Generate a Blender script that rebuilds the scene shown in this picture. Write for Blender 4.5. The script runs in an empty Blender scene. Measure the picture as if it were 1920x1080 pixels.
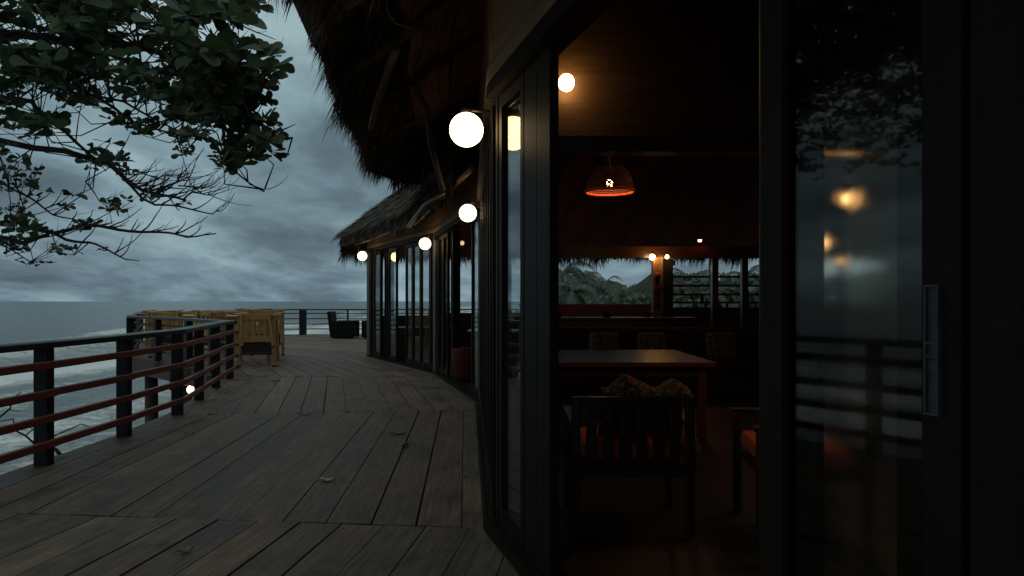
import bpy, math, random
from mathutils import Vector, Matrix
from mathutils import noise as mnoise
random.seed(11)
R = random.Random(5)
SC = bpy.context.scene
COL = SC.collection
H = 1.35; F = 1280.0; VH = 565.0

def at(u, v, y):
    return Vector(((u-960)/F*y, y, H-(v-VH)/F*y))

# ------------------------------------------------------------------ helpers
def tag(o, label=None, cat=None, group=None, kind=None):
    if label: o['label'] = label
    if cat: o['category'] = cat
    if group: o['group'] = group
    if kind: o['kind'] = kind
    return o

def empty(name, loc, label=None, cat=None, group=None, rz=0):
    o = bpy.data.objects.new(name, None); COL.objects.link(o)
    o.location = loc; o.rotation_euler = (0, 0, rz); o.empty_display_size = .2
    return tag(o, label, cat, group)

def copy_tree(o, parent=None):
    c = o.copy(); COL.objects.link(c)
    if parent is not None: c.parent = parent
    for ch in list(o.children): copy_tree(ch, c)
    return c

class MB:
    def __init__(s): s.v = []; s.f = []; s.uv = []; s.sm = []
    def face(s, pts, uvs=None, smooth=False):
        b = len(s.v); s.v += [tuple(p) for p in pts]
        s.f.append(tuple(range(b, b+len(pts)))); s.uv.append(uvs); s.sm.append(smooth)
    def mesh(s, verts, faces, smooth=False):
        b = len(s.v); s.v += [tuple(p) for p in verts]
        for f in faces: s.f.append(tuple(b+i for i in f)); s.uv.append(None); s.sm.append(smooth)
    def box(s, c, size, M=None):
        x, y, z = size[0]/2, size[1]/2, size[2]/2
        vs = [Vector((i*x, j*y, k*z)) for i in (-1, 1) for j in (-1, 1) for k in (-1, 1)]
        if M is not None: vs = [M @ v for v in vs]
        c = Vector(c); vs = [v+c for v in vs]
        s.mesh(vs, [(0, 1, 3, 2), (4, 6, 7, 5), (0, 4, 5, 1), (2, 3, 7, 6), (0, 2, 6, 4), (1, 5, 7, 3)])
    def bar(s, a, b, w, h, up=(0, 0, 1), bev=0):
        a = Vector(a); b = Vector(b); d = b-a; L = d.length; d.normalize()
        up = Vector(up)
        if abs(d.dot(up)) > .98: up = Vector((1, 0, 0))
        sd = d.cross(up).normalized(); u = sd.cross(d).normalized()
        M = Matrix((sd, d, u)).transposed()
        if bev <= 0:
            s.box((a+b)/2, (w, L, h), M); return
        prof = [(-w/2+bev, -h/2), (w/2-bev, -h/2), (w/2, -h/2+bev), (w/2, h/2-bev), (w/2-bev, h/2), (-w/2+bev, h/2), (-w/2, h/2-bev), (-w/2, -h/2+bev)]
        vs = [a+sd*p+u*q for p, q in prof]+[b+sd*p+u*q for p, q in prof]
        s.mesh(vs, [tuple(range(7, -1, -1)), tuple(range(8, 16))]+[(i, (i+1) % 8, 8+(i+1) % 8, 8+i) for i in range(8)])
    def tube(s, pts, rad, n=8, cap=True):
        pts = [Vector(p) for p in pts]; rings = []
        if not hasattr(rad, '__len__'): rad = [rad]*len(pts)
        prev = None
        for i, p in enumerate(pts):
            d = (pts[min(i+1, len(pts)-1)]-pts[max(i-1, 0)])
            if d.length < 1e-9: d = Vector((0, 0, 1))
            d.normalize()
            ref = Vector((0, 0, 1)) if abs(d.z) < .9 else Vector((1, 0, 0))
            a = d.cross(ref).normalized() if prev is None else (prev-d*prev.dot(d)).normalized()
            prev = a; b = d.cross(a)
            rings.append([p+(a*math.cos(2*math.pi*k/n)+b*math.sin(2*math.pi*k/n))*rad[i] for k in range(n)])
        vs = [v for r in rings for v in r]; fs = []
        for i in range(len(pts)-1):
            for k in range(n):
                fs.append((i*n+k, i*n+(k+1) % n, (i+1)*n+(k+1) % n, (i+1)*n+k))
        if cap: fs += [tuple(range(n-1, -1, -1)), tuple(range((len(pts)-1)*n, len(pts)*n))]
        s.mesh(vs, fs, True)
    def sphere(s, c, r, n=24, m=14, sz=1):
        c = Vector(c); vs = [c+Vector((0, 0, r*sz))]; fs = []
        for i in range(1, m):
            t = math.pi*i/m
            for k in range(n):
                a = 2*math.pi*k/n
                vs.append(c+Vector((r*math.sin(t)*math.cos(a), r*math.sin(t)*math.sin(a), r*sz*math.cos(t))))
        vs.append(c-Vector((0, 0, r*sz))); last = len(vs)-1
        for k in range(n):
            fs.append((0, 1+k, 1+(k+1) % n)); fs.append((last, last-n+(k+1) % n, last-n+k))
        for i in range(m-2):
            for k in range(n):
                a = 1+i*n; fs.append((a+k, a+n+k, a+n+(k+1) % n, a+(k+1) % n))
        s.mesh(vs, fs, True)
    def build(s, name, mat, parent=None, rel=None, bevel=0):
        me = bpy.data.meshes.new(name)
        off = Vector((0, 0, 0))
        if parent is not None and rel is None:
            p = parent
            while p is not None: off += p.location; p = p.parent
        elif rel is not None: off = Vector(rel)
        me.from_pydata([(v[0]-off[0], v[1]-off[1], v[2]-off[2]) for v in s.v], [], s.f)
        if any(u is not None for u in s.uv):
            uvl = me.uv_layers.new(name='UVMap'); i = 0
            for f, u in zip(s.f, s.uv):
                for k in range(len(f)):
                    uvl.data[i].uv = u[k] if u is not None else (0, 0); i += 1
        me.polygons.foreach_set('use_smooth', s.sm)
        me.update()
        if mat is not None: me.materials.append(mat)
        o = bpy.data.objects.new(name, me); COL.objects.link(o)
        if parent is not None: o.parent = parent
        if parent is None and rel is not None: o.location = off
        if bevel:
            b = o.modifiers.new('bevel', 'BEVEL'); b.width = bevel; b.segments = 2; b.limit_method = 'ANGLE'
        return o

# ------------------------------------------------------------------ materials
def newmat(name):
    m = bpy.data.materials.new(name); m.use_nodes = True
    nt = m.node_tree; p = nt.nodes.get('Principled BSDF')
    return m, nt, p
def ramp(nt, fac, stops):
    r = nt.nodes.new('ShaderNodeValToRGB')
    while len(r.color_ramp.elements) < len(stops): r.color_ramp.elements.new(.5)
    for e, (p, c) in zip(r.color_ramp.elements, stops): e.position = p; e.color = (*c, 1)
    nt.links.new(fac, r.inputs[0]); return r.outputs[0]
def noise(nt, vec, scale, detail=5, rough=.55, dist=0):
    n = nt.nodes.new('ShaderNodeTexNoise'); n.inputs['Scale'].default_value = scale
    n.inputs['Detail'].default_value = detail; n.inputs['Roughness'].default_value = rough
    n.inputs['Distortion'].default_value = dist
    if vec is not None: nt.links.new(vec, n.inputs['Vector'])
    return n.outputs['Fac']
def mapping(nt, vec, scale=(1, 1, 1), rot=(0, 0, 0)):
    m = nt.nodes.new('ShaderNodeMapping'); m.inputs['Scale'].default_value = scale; m.inputs['Rotation'].default_value = rot
    nt.links.new(vec, m.inputs['Vector']); return m.outputs[0]
def tc(nt, k='Object'):
    return nt.nodes.new('ShaderNodeTexCoord').outputs[k]
def math_(nt, op, a, b=None, c=None):
    m = nt.nodes.new('ShaderNodeMath'); m.operation = op
    for i, x in enumerate((a, b, c)):
        if x is None: continue
        if isinstance(x, (int, float)): m.inputs[i].default_value = x
        else: nt.links.new(x, m.inputs[i])
    return m.outputs[0]
def mixc(nt, fac, a, b, mode='MIX'):
    m = nt.nodes.new('ShaderNodeMix'); m.data_type = 'RGBA'; m.blend_type = mode
    for i, x in ((0, fac), (6, a), (7, b)):
        if isinstance(x, (int, float)): m.inputs[i].default_value = x
        elif isinstance(x, tuple): m.inputs[i].default_value = (*x, 1)
        else: nt.links.new(x, m.inputs[i])
    return m.outputs[2]
def bump(nt, p, h, strength=.3, dist=.01):
    b = nt.nodes.new('ShaderNodeBump'); b.inputs['Strength'].default_value = strength; b.inputs['Distance'].default_value = dist
    nt.links.new(h, b.inputs['Height']); nt.links.new(b.outputs[0], p.inputs['Normal'])
def island(nt):
    return nt.nodes.new('ShaderNodeNewGeometry').outputs['Random Per Island']

def simple(name, c1, c2, scale=6, rough=.6, metal=0, stretch=(1, 1, 1), bmp=.2, isl=0, spec=.5):
    m, nt, p = newmat(name)
    v = mapping(nt, tc(nt), stretch)
    f = noise(nt, v, scale)
    if isl:
        f = math_(nt, 'ADD', math_(nt, 'MULTIPLY', f, 1-isl), math_(nt, 'MULTIPLY', island(nt), isl))
    c = ramp(nt, f, [(.25, c1), (.75, c2)])
    nt.links.new(c, p.inputs['Base Color']); p.inputs['Roughness'].default_value = rough; p.inputs['Metallic'].default_value = metal
    p.inputs['Specular IOR Level'].default_value = spec
    if bmp: bump(nt, p, f, bmp)
    return m

def deck_mat():
    m, nt, p = newmat('weathered_deck_boards')
    uv = tc(nt, 'UV')
    g = noise(nt, mapping(nt, uv, (1.6, 34, 1)), 1.0, 7, .65, .6)
    g2 = noise(nt, mapping(nt, uv, (6, 120, 1)), 1.0, 4, .6, .3)
    big = noise(nt, mapping(nt, uv, (1.5, 2.6, 1)), 1.0, 6, .66, .7)
    isl = island(nt)
    base = ramp(nt, isl, [(0, (.125, .106, .098)), (.2, (.195, .150, .130)), (.4, (.150, .132, .124)), (.6, (.205, .148, .126)), (.8, (.135, .116, .107)), (1, (.225, .182, .146))])
    k = math_(nt, 'ADD', math_(nt, 'MULTIPLY', g, 1.5), math_(nt, 'MULTIPLY', g2, .7))
    kk = ramp(nt, math_(nt, 'MULTIPLY', k, .5), [(.34, (.55, .55, .56)), (.52, (1.0, 1.0, 1.0)), (.72, (1.65, 1.62, 1.56))])
    c = mixc(nt, 1.0, base, kk, 'MULTIPLY')
    st = ramp(nt, big, [(.34, (.30, .30, .30)), (.46, (.8, .8, .8)), (.62, (1.25, 1.22, 1.18))])
    c = mixc(nt, 1.0, c, st, 'MULTIPLY')
    # knots and worn spots
    vo = nt.nodes.new('ShaderNodeTexVoronoi'); vo.inputs['Scale'].default_value = 1.0
    nt.links.new(mapping(nt, uv, (1.3, 5.5, 1)), vo.inputs['Vector'])
    kn = ramp(nt, vo.outputs['Distance'], [(.035, (.25, .22, .2)), (.09, (1, 1, 1))])
    c = mixc(nt, .8, c, mixc(nt, 1.0, c, kn, 'MULTIPLY'))
    c = mixc(nt, 1.0, c, (.90, .85, .80), 'MULTIPLY')
    nt.links.new(c, p.inputs['Base Color'])
    r = ramp(nt, big, [(.3, (.48, .48, .48)), (.65, (.8, .8, .8))])
    nt.links.new(r, p.inputs['Roughness']); p.inputs['Specular IOR Level'].default_value = .25
    bump(nt, p, k, .6, .004)
    return m

def glass_mat(name, tint=(.80, .84, .84), r0=.06, frost=False):
    m = bpy.data.materials.new(name); m.use_nodes = True; nt = m.node_tree; nt.nodes.clear()
    out = nt.nodes.new('ShaderNodeOutputMaterial')
    g = nt.nodes.new('ShaderNodeNewGeometry')
    d = nt.nodes.new('ShaderNodeVectorMath'); d.operation = 'DOT_PRODUCT'
    nt.links.new(g.outputs['Incoming'], d.inputs[0]); nt.links.new(g.outputs['Normal'], d.inputs[1])
    c = math_(nt, 'ABSOLUTE', d.outputs['Value'])
    s = math_(nt, 'POWER', math_(nt, 'SUBTRACT', 1.0, c), 5.0)
    fac = math_(nt, 'ADD', math_(nt, 'MULTIPLY', s, 1-r0), r0)
    gl = nt.nodes.new('ShaderNodeBsdfGlossy'); gl.inputs['Roughness'].default_value = .0
    gl.inputs['Color'].default_value = (.95, .97, .97, 1)
    mx = nt.nodes.new('ShaderNodeMixShader')
    tr = nt.nodes.new('ShaderNodeBsdfTransparent'); tr.inputs['Color'].default_value = (*tint, 1)
    if frost:
        n = noise(nt, mapping(nt, tc(nt), (1, 1, .6)), 4.5, 6, .6, 1.0)
        rf = nt.nodes.new('ShaderNodeBsdfRefraction'); rf.inputs['IOR'].default_value = 1.22
        rr = ramp(nt, n, [(.3, (.07, .07, .07)), (.7, (.22, .22, .22))]); nt.links.new(rr, rf.inputs['Roughness'])
        rf.inputs['Color'].default_value = (.95, .92, .86, 1)
        nt.links.new(rf.outputs[0], mx.inputs[1])
    else:
        # faint film of dirt
        n = noise(nt, mapping(nt, tc(nt), (1, 1, .35)), 3.5, 7, .65, .8)
        df = nt.nodes.new('ShaderNodeBsdfDiffuse'); df.inputs['Color'].default_value = (.35, .36, .36, 1)
        m2 = nt.nodes.new('ShaderNodeMixShader')
        fr = ramp(nt, n, [(.42, (.004, .004, .004)), (.8, (.06, .06, .06))])
        nt.links.new(fr, m2.inputs[0]); nt.links.new(tr.outputs[0], m2.inputs[1]); nt.links.new(df.outputs[0], m2.inputs[2])
        nt.links.new(m2.outputs[0], mx.inputs[1])
    nt.links.new(fac, mx.inputs[0]); nt.links.new(gl.outputs[0], mx.inputs[2]); nt.links.new(mx.outputs[0], out.inputs[0])
    return m

def emis(name, col, st):
    m = bpy.data.materials.new(name); m.use_nodes = True; nt = m.node_tree; nt.nodes.clear()
    out = nt.nodes.new('ShaderNodeOutputMaterial'); e = nt.nodes.new('ShaderNodeEmission')
    e.inputs[0].default_value = (*col, 1); e.inputs[1].default_value = st
    nt.links.new(e.outputs[0], out.inputs[0]); return m

def leaf_mat(name, stops, rough=.45, trans=.25):
    m, nt, p = newmat(name)
    f = math_(nt, 'ADD', math_(nt, 'MULTIPLY', noise(nt, tc(nt), 1.3, 3), .35), math_(nt, 'MULTIPLY', island(nt), .65))
    nt.links.new(ramp(nt, f, stops), p.inputs['Base Color']); p.inputs['Roughness'].default_value = rough
    p.inputs['Transmission Weight'].default_value = 0
    tl = nt.nodes.new('ShaderNodeBsdfTranslucent'); nt.links.new(ramp(nt, f, stops), tl.inputs[0])
    mx = nt.nodes.new('ShaderNodeMixShader'); mx.inputs[0].default_value = trans
    out = [n for n in nt.nodes if n.type == 'OUTPUT_MATERIAL'][0]
    nt.links.new(p.outputs[0], mx.inputs[1]); nt.links.new(tl.outputs[0], mx.inputs[2]); nt.links.new(mx.outputs[0], out.inputs[0])
    return m

M = {}
M['deck'] = deck_mat()
M['blackwood'] = simple('black_painted_timber', (.013, .013, .013), (.026, .026, .026), 9, .6, stretch=(4, 4, 1), bmp=.35, spec=.2)
M['rail_top'] = simple('dark_handrail', (.016, .018, .020), (.034, .038, .042), 7, .42, bmp=.15, spec=.3)
M['redrail'] = simple('red_brown_paint', (.16, .032, .022), (.26, .055, .036), 5, .5, bmp=.15)
M['farrail'] = simple('dark_steel_rail', (.02, .022, .025), (.035, .037, .04), 5, .5)
M['redpost'] = simple('old_red_post', (.045, .016, .013), (.08, .028, .02), 5, .6)
M['fascia'] = simple('terrace_fascia_board', (.05, .034, .027), (.10, .07, .055), 3, .7, stretch=(.6, .6, 6))
M['pile'] = simple('timber_pile', (.03, .025, .02), (.07, .055, .045), 4, .8)
M['alu'] = simple('dark_door_frame', (.016, .0115, .0095), (.026, .019, .016), 12, .5, 0, bmp=.08, spec=.06)
M['post_grey'] = simple('grey_timber_post', (.055, .055, .055), (.11, .105, .10), 6, .6, stretch=(5, 5, .6), bmp=.4)
M['header'] = simple('brown_header_board', (.13, .08, .042), (.28, .17, .09), 3.5, .5, stretch=(.7, .7, 6), bmp=.3)
M['soffit'] = simple('stained_soffit_board', (.12, .045, .022), (.22, .085, .042), 3, .55, stretch=(1, 5, 5), bmp=.3)
M['log'] = simple('bark_log', (.035, .022, .014), (.09, .06, .038), 7, .75, bmp=.6)
M['redceil'] = simple('dark_red_ceiling', (.16, .03, .018), (.34, .07, .04), 2.5, .5, stretch=(1, 4, 4))
M['darkwood'] = simple('dark_polished_wood', (.03, .014, .008), (.075, .035, .018), 4, .28, stretch=(5, .8, 5), bmp=.12)
M['bulb_backing'] = simple('bulb_backing_board', (.034, .020, .012), (.07, .042, .025), 5, .6, stretch=(.8, 5, 6), bmp=.3, spec=.2)  # for the panel added behind the near bulb to show a halo
M['tabletop'] = simple('polished_red_brown_wood', (.05, .017, .008), (.13, .046, .02), 3, .34, stretch=(.8, 6, 5), bmp=.12, spec=.28)
M['floor_in'] = simple('dark_floor_boards', (.012, .008, .006), (.03, .019, .013), 3, .5, stretch=(8, .7, 1), bmp=.2)
M['wall_in'] = simple('dark_inner_wall', (.03, .016, .010), (.07, .035, .022), 3, .6)
M['pine'] = simple('varnished_pine', (.34, .18, .065), (.54, .31, .115), 4, .42, stretch=(2, 2, 2), bmp=.2, isl=.3)
M['canvas'] = simple('dark_canvas', (.014, .010, .008), (.03, .022, .017), 20, .8)
M['rattan'] = simple('black_rattan', (.005, .005, .005), (.013, .012, .012), 60, .7, bmp=.8, spec=.15)
M['thatch'] = simple('dry_thatch', (.034, .028, .021), (.15, .125, .095), 2.2, .85, isl=.55, bmp=0)
M['thatchbody'] = simple('thatch_mass', (.02, .015, .010), (.06, .048, .035), 9, .95, stretch=(1, 1, 3), bmp=1)
M['bark'] = simple('tree_bark', (.018, .015, .013), (.045, .038, .032), 12, .85, bmp=.5)
M['leaf'] = leaf_mat('broad_leaf', [(.0, (.040, .064, .030)), (.45, (.066, .108, .046)), (.75, (.100, .150, .066)), (.94, (.14, .17, .07)), (.965, (.30, .09, .03)), (1, (.36, .12, .04))])
M['palm'] = leaf_mat('palm_leaf', [(.0, (.07, .095, .075)), (.6, (.12, .15, .11)), (1, (.17, .18, .12))], .4, .3)  # lightened and greyed, distance haze is put into the leaf colour
M['bush'] = leaf_mat('bush_leaf', [(.0, (.075, .10, .08)), (.6, (.13, .16, .11)), (1, (.17, .19, .11))], .6, .25)  # pale grey-green, haze over the far foliage is in this colour
M['ptrunk'] = simple('palm_bark', (.07, .06, .05), (.14, .12, .10), 8, .85)
M['sand'] = simple('ground_soil', (.06, .05, .04), (.13, .11, .08), .6, .9)
M['glass'] = glass_mat('clear_pane')
M['glass_in'] = glass_mat('inner_pane', (.8, .82, .82), .015)
M['glass_dark'] = glass_mat('tinted_pane', (.5, .5, .5), .07)
M['frost'] = glass_mat('hazy_pane', (.8, .8, .8), .026, True)
M['globe'] = emis('warm_globe', (1, .70, .34), 6.5)
M['bulb3'] = emis('strong_warm_bulb', (1, .52, .19), 130)
M['bulb'] = emis('warm_bulb', (1, .55, .19), 40)
M['bulb2'] = emis('warm_small_bulb', (1, .50, .16), 45)
M['coolglobe'] = emis('pale_globe', (1, .9, .78), 2.2)
M['redled'] = emis('red_indicator', (1, .10, .07), 40)
M['dimled'] = emis('amber_indicator', (1, .7, .3), .8)
M['brass'] = simple('dark_bracket', (.03, .025, .02), (.06, .05, .04), 10, .4, .6)
M['handle'] = simple('worn_steel_handle', (.03, .034, .036), (.08, .09, .095), 25, .55, .2, bmp=.2)
M['orange'] = simple('orange_cushion_cloth', (.45, .07, .025), (.62, .11, .035), 14, .8)
M['redcloth'] = simple('red_cloth', (.065, .008, .006), (.13, .015, .010), 9, .75)
M['deadleaf'] = simple('dry_leaf', (.17, .13, .08), (.34, .27, .18), 18, .7, bmp=.3)
M['paleleaf'] = simple('pale_dry_leaf', (.42, .40, .37), (.58, .55, .50), 18, .7, bmp=.3)
M['bottle'] = simple('bottle_glass', (.05, .07, .06), (.16, .19, .18), 30, .15)

# woven lamp shade
def weave_mat():
    m, nt, p = newmat('woven_cane')
    n = noise(nt, tc(nt), 60, 3)
    nt.links.new(ramp(nt, n, [(.3, (.05, .010, .008)), (.7, (.13, .025, .016))]), p.inputs['Base Color'])
    p.inputs['Roughness'].default_value = .6
    return m
M['cane'] = weave_mat()

# printed cloth with concentric rings
def print_mat():
    m, nt, p = newmat('printed_cloth')
    o = tc(nt, 'UV')
    vo = nt.nodes.new('ShaderNodeTexVoronoi'); vo.inputs['Scale'].default_value = 1.0; vo.inputs['Randomness'].default_value = .25
    nt.links.new(mapping(nt, o, (6.6, 6.6, 1)), vo.inputs['Vector'])
    c = ramp(nt, vo.outputs['Distance'], [(0, (.22, .05, .05)), (.16, (.30, .10, .04)), (.20, (.16, .03, .03)), (.32, (.40, .05, .03)), (.38, (.62, .42, .14)), (.42, (.05, .12, .12)), (.54, (.03, .10, .10))])
    d = nt.nodes.new('ShaderNodeTexVoronoi'); d.inputs['Scale'].default_value = 1
    nt.links.new(mapping(nt, o, (45, 45, 1)), d.inputs['Vector'])
    dots = ramp(nt, d.outputs['Distance'], [(.22, (.75, .6, .3)), (.3, (0, 0, 0))])
    msk = ramp(nt, vo.outputs['Distance'], [(.33, (0, 0, 0)), (.36, (1, 1, 1)), (.46, (1, 1, 1)), (.5, (0, 0, 0))])
    c = mixc(nt, msk, c, mixc(nt, .8, c, dots, 'ADD'))
    c = mixc(nt, 1.0, c, (.62, .58, .55), 'MULTIPLY')
    nt.links.new(c, p.inputs['Base Color']); p.inputs['Roughness'].default_value = .85
    return m
M['print'] = print_mat()

# ------------------------------------------------------------------ world
def build_world():
    w = bpy.data.worlds.new('World'); SC.world = w; w.use_nodes = True; nt = w.node_tree
    bg = nt.nodes['Background']; g = tc(nt, 'Generated')
    sep = nt.nodes.new('ShaderNodeSeparateXYZ'); nt.links.new(g, sep.inputs[0])
    z = math_(nt, 'MAXIMUM', sep.outputs[2], 0.0)
    k = math_(nt, 'ADD', z, .20)
    cx = math_(nt, 'DIVIDE', sep.outputs[0], k); cy = math_(nt, 'DIVIDE', sep.outputs[1], k)
    cb = nt.nodes.new('ShaderNodeCombineXYZ'); nt.links.new(cx, cb.inputs[0]); nt.links.new(cy, cb.inputs[1])
    n1 = noise(nt, mapping(nt, cb.outputs[0], (1.25, .75, 1), (0, 0, .25)), 1.0, 6, .54, .3)
    n2 = noise(nt, mapping(nt, cb.outputs[0], (4.2, 2.8, 1), (0, 0, .2)), 1.0, 8, .62, .4)
    n3 = noise(nt, mapping(nt, g, (2.0, 2.0, 3.2)), 1.0, 4, .5, .3)
    s = math_(nt, 'ADD', math_(nt, 'ADD', math_(nt, 'MULTIPLY', n1, .56), math_(nt, 'MULTIPLY', n2, .16)), math_(nt, 'MULTIPLY', n3, .28))
    c = ramp(nt, s, [(.37, (.072, .110, .138)), (.445, (.112, .170, .206)), (.50, (.172, .262, .302)), (.55, (.25, .365, .405)), (.62, (.36, .48, .51))])
    # brighter overhead, slightly duller just above the horizon
    e = ramp(nt, z, [(0, (.86, .88, .92)), (.04, (1.08, 1.08, 1.10)), (.09, (.92, .92, .95)), (.16, (.98, .98, 1.0)), (.35, (1.15, 1.13, 1.10)), (1, (2.3, 1.72, 1.38))])
    c = mixc(nt, 1.0, c, e, 'MULTIPLY')
    sky = nt.nodes.new('ShaderNodeTexSky'); sky.sky_type = 'NISHITA'; sky.sun_disc = False
    sky.sun_elevation = math.radians(4); sky.sun_rotation = math.radians(250); sky.air_density = 1.6
    sc = mixc(nt, 1.0, sky.outputs[0], (.004, .004, .004), 'MULTIPLY')
    c = mixc(nt, 1.0, c, sc, 'ADD')
    nt.links.new(c, bg.inputs[0]); bg.inputs[1].default_value = 1.0
build_world()
sun = bpy.data.lights.new('sun', 'SUN'); sun.energy = .06; sun.angle = math.radians(25); sun.color = (1, .9, .8)
so = bpy.data.objects.new('sun', sun); COL.objects.link(so); so.rotation_euler = (math.radians(62), 0, math.radians(-110))

# ------------------------------------------------------------------ camera
cam = bpy.data.cameras.new('camera'); cam.lens = 24.0; cam.sensor_width = 36; cam.sensor_fit = 'HORIZONTAL'
cam.shift_y = 25/1920; cam.clip_end = 60000; cam.clip_start = .05
co = bpy.data.objects.new('camera', cam); COL.objects.link(co); co.location = (0, 0, H); co.rotation_euler = (math.radians(90), 0, 0)
SC.camera = co
SC.view_settings.view_transform = 'Standard'; SC.view_settings.look = 'None'; SC.view_settings.exposure = 0; SC.view_settings.gamma = 1
cy = SC.cycles
cy.use_denoising = True
cy.max_bounces = 8; cy.transparent_max_bounces = 24; cy.glossy_bounces = 5; cy.diffuse_bounces = 4
cy.sample_clamp_indirect = 2.0; cy.caustics_reflective = False; cy.caustics_refractive = False

# ------------------------------------------------------------------ sea and ground
SEA = -6.6
def build_sea():
    m, nt, p = newmat('sea_water')
    att = nt.nodes.new('ShaderNodeAttribute'); att.attribute_name = 'foam'
    o = tc(nt)
    n1 = noise(nt, mapping(nt, o, (.46, .50, 1), (0, 0, .3)), 1.0, 12, .74, 1.2)
    n2 = noise(nt, mapping(nt, o, (.07, .03, 1), (0, 0, .1)), 1.0, 5, .6, .8)
    n4 = noise(nt, mapping(nt, o, (2.0, 2.2, 1), (0, 0, .3)), 1.0, 8, .7, .8)
    t = math_(nt, 'ADD', math_(nt, 'MULTIPLY', n1, .70), math_(nt, 'MULTIPLY', n4, .30))
    t = math_(nt, 'ADD', t, math_(nt, 'MULTIPLY', math_(nt, 'SUBTRACT', n2, .5), .35))
    t = math_(nt, 'ADD', t, math_(nt, 'MULTIPLY', math_(nt, 'SUBTRACT', att.outputs['Fac'], .5), .27))
    fm = ramp(nt, t, [(.44, (0, 0, 0)), (.51, (.20, .20, .20)), (.57, (.55, .55, .55)), (.68, (1, 1, 1))])
    sea = ramp(nt, n2, [(.3, (.012, .028, .034)), (.7, (.024, .046, .052))])
    murk = mixc(nt, ramp(nt, att.outputs['Fac'], [(.12, (0, 0, 0)), (.6, (1, 1, 1))]), sea, (.080, .108, .115))
    c = mixc(nt, fm, murk, (.84, .87, .88))
    nt.links.new(c, p.inputs['Base Color'])
    nt.links.new(ramp(nt, fm, [(0, (.22, .22, .22)), (1, (.8, .8, .8))]), p.inputs['Roughness'])
    p.inputs['IOR'].default_value = 1.33
    w1 = noise(nt, mapping(nt, o, (.9, .35, 1)), 1.0, 6, .6, .6); w2 = noise(nt, mapping(nt, o, (.12, .05, 1)), 1.0, 4, .55, .4)
    hh = math_(nt, 'ADD', math_(nt, 'MULTIPLY', w1, .35), math_(nt, 'MULTIPLY', w2, 1.4))
    hh = math_(nt, 'ADD', hh, math_(nt, 'MULTIPLY', fm, .12))
    bump(nt, p, hh, .9, .8)
    # rows by distance, columns by x: dense close by
    ys = []; y = -60.0
    while y < 12: ys.append(y); y += 3.0
    d = 1.0
    while y < 50000:
        ys.append(y); d = max(.9, (abs(y)*.014) if y > 60 else .9); y += d if y < 900 else y*.12
    xs = []; x = -340.0
    while x < 6: xs.append(x); x += .75 if x > -110 else 4.0
    xs = [-60000, -20000, -7000, -2500, -1200, -700, -450]+xs+[14, 30, 80, 200, 500, 1200, 3000, 9000, 30000, 60000]
    crests = [(-92, 1.6, 2.6, .8), (-72, 1.15, 2.2, .7), (-55, .8, 2.0, .9), (-41, .6, 1.6, .8), (-30, .45, 1.4, .7), (-21, .35, 1.2, .6)]
    verts = []; foam = []
    for yy in ys:
        for xx in xs:
            z = SEA; fo = 0
            if -200 < xx < 14 and yy < 1500:
                v = Vector((xx*.08, yy*.02, 0))
                near = 1 if yy < 500 else max(0, 1-(yy-500)/1000)
                fo = min(1, max(0, (xx+90)/30))*(.60+.6*mnoise.noise(Vector((xx*.05, yy*.018, 3.3))))
                for i, (cx, amp, wd, fs) in enumerate(crests):
                    n = mnoise.noise(Vector((i*7.7, yy*.016, 1)))
                    c0 = cx+8*mnoise.noise(Vector((i*3.1, yy*.011, .4)))+2.2*mnoise.noise(Vector((i*9.1, yy*.06, 4.4)))
                    a = max(.0, .5+1.2*n)
                    dx = xx-c0
                    prof = math.exp(-(dx/wd)**2) if dx > 0 else math.exp(-(dx/(wd*2.6))**2)
                    z += amp*a*prof*near
                    if dx > -.6: fo += fs*a*math.exp(-((dx-1.2)/(wd*1.7))**2)*1.2
                z += .16*mnoise.noise(Vector((xx*.3, yy*.12, 0)))*near+.07*mnoise.noise(Vector((xx*.9, yy*.4, 5)))*near
            elif yy < 900 and -340 < xx < 20:
                z += .22*mnoise.noise(Vector((xx*.1, yy*.05, 0)))
            verts.append((xx, yy, z)); foam.append(max(0, min(1.3, fo)))
    nx = len(xs); faces = []
    for j in range(len(ys)-1):
        for i in range(nx-1):
            a = j*nx+i; faces.append((a, a+1, a+nx+1, a+nx))
    me = bpy.data.meshes.new('sea'); me.from_pydata(verts, [], faces)
    at_ = me.attributes.new('foam', 'FLOAT', 'POINT'); at_.data.foreach_set('value', foam)
    me.polygons.foreach_set('use_smooth', [True]*len(faces)); me.materials.append(m)
    ob = bpy.data.objects.new('sea', me); COL.objects.link(ob); tag(ob, kind='structure')
build_sea()

def sstep(a, b, x):
    t = max(0, min(1, (x-a)/(b-a))); return t*t*(3-2*t)
def ground_z(x, y):
    return -8.5+7.3*sstep(-3+max(0, y-30)*.10, 9+max(0, y-30)*.10, x)+.4*mnoise.noise(Vector((x*.08, y*.08, 0)))
def build_ground():
    xs = [-6+i*1.5 for i in range(14)]+[16+i*6 for i in range(14)]+[120, 180, 300, 600, 1500]
    ys = [-60+i*6 for i in range(32)]+[140, 180, 240, 340, 500, 900, 1600]
    mb = MB(); vs = [(x, y, ground_z(x, y)) for y in ys for x in xs]; nx = len(xs)
    fs = [(j*nx+i, j*nx+i+1, (j+1)*nx+i+1, (j+1)*nx+i) for j in range(len(ys)-1) for i in range(nx-1)]
    mb.mesh(vs, fs, True); tag(mb.build('ground', M['sand']), kind='structure')
build_ground()

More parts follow.
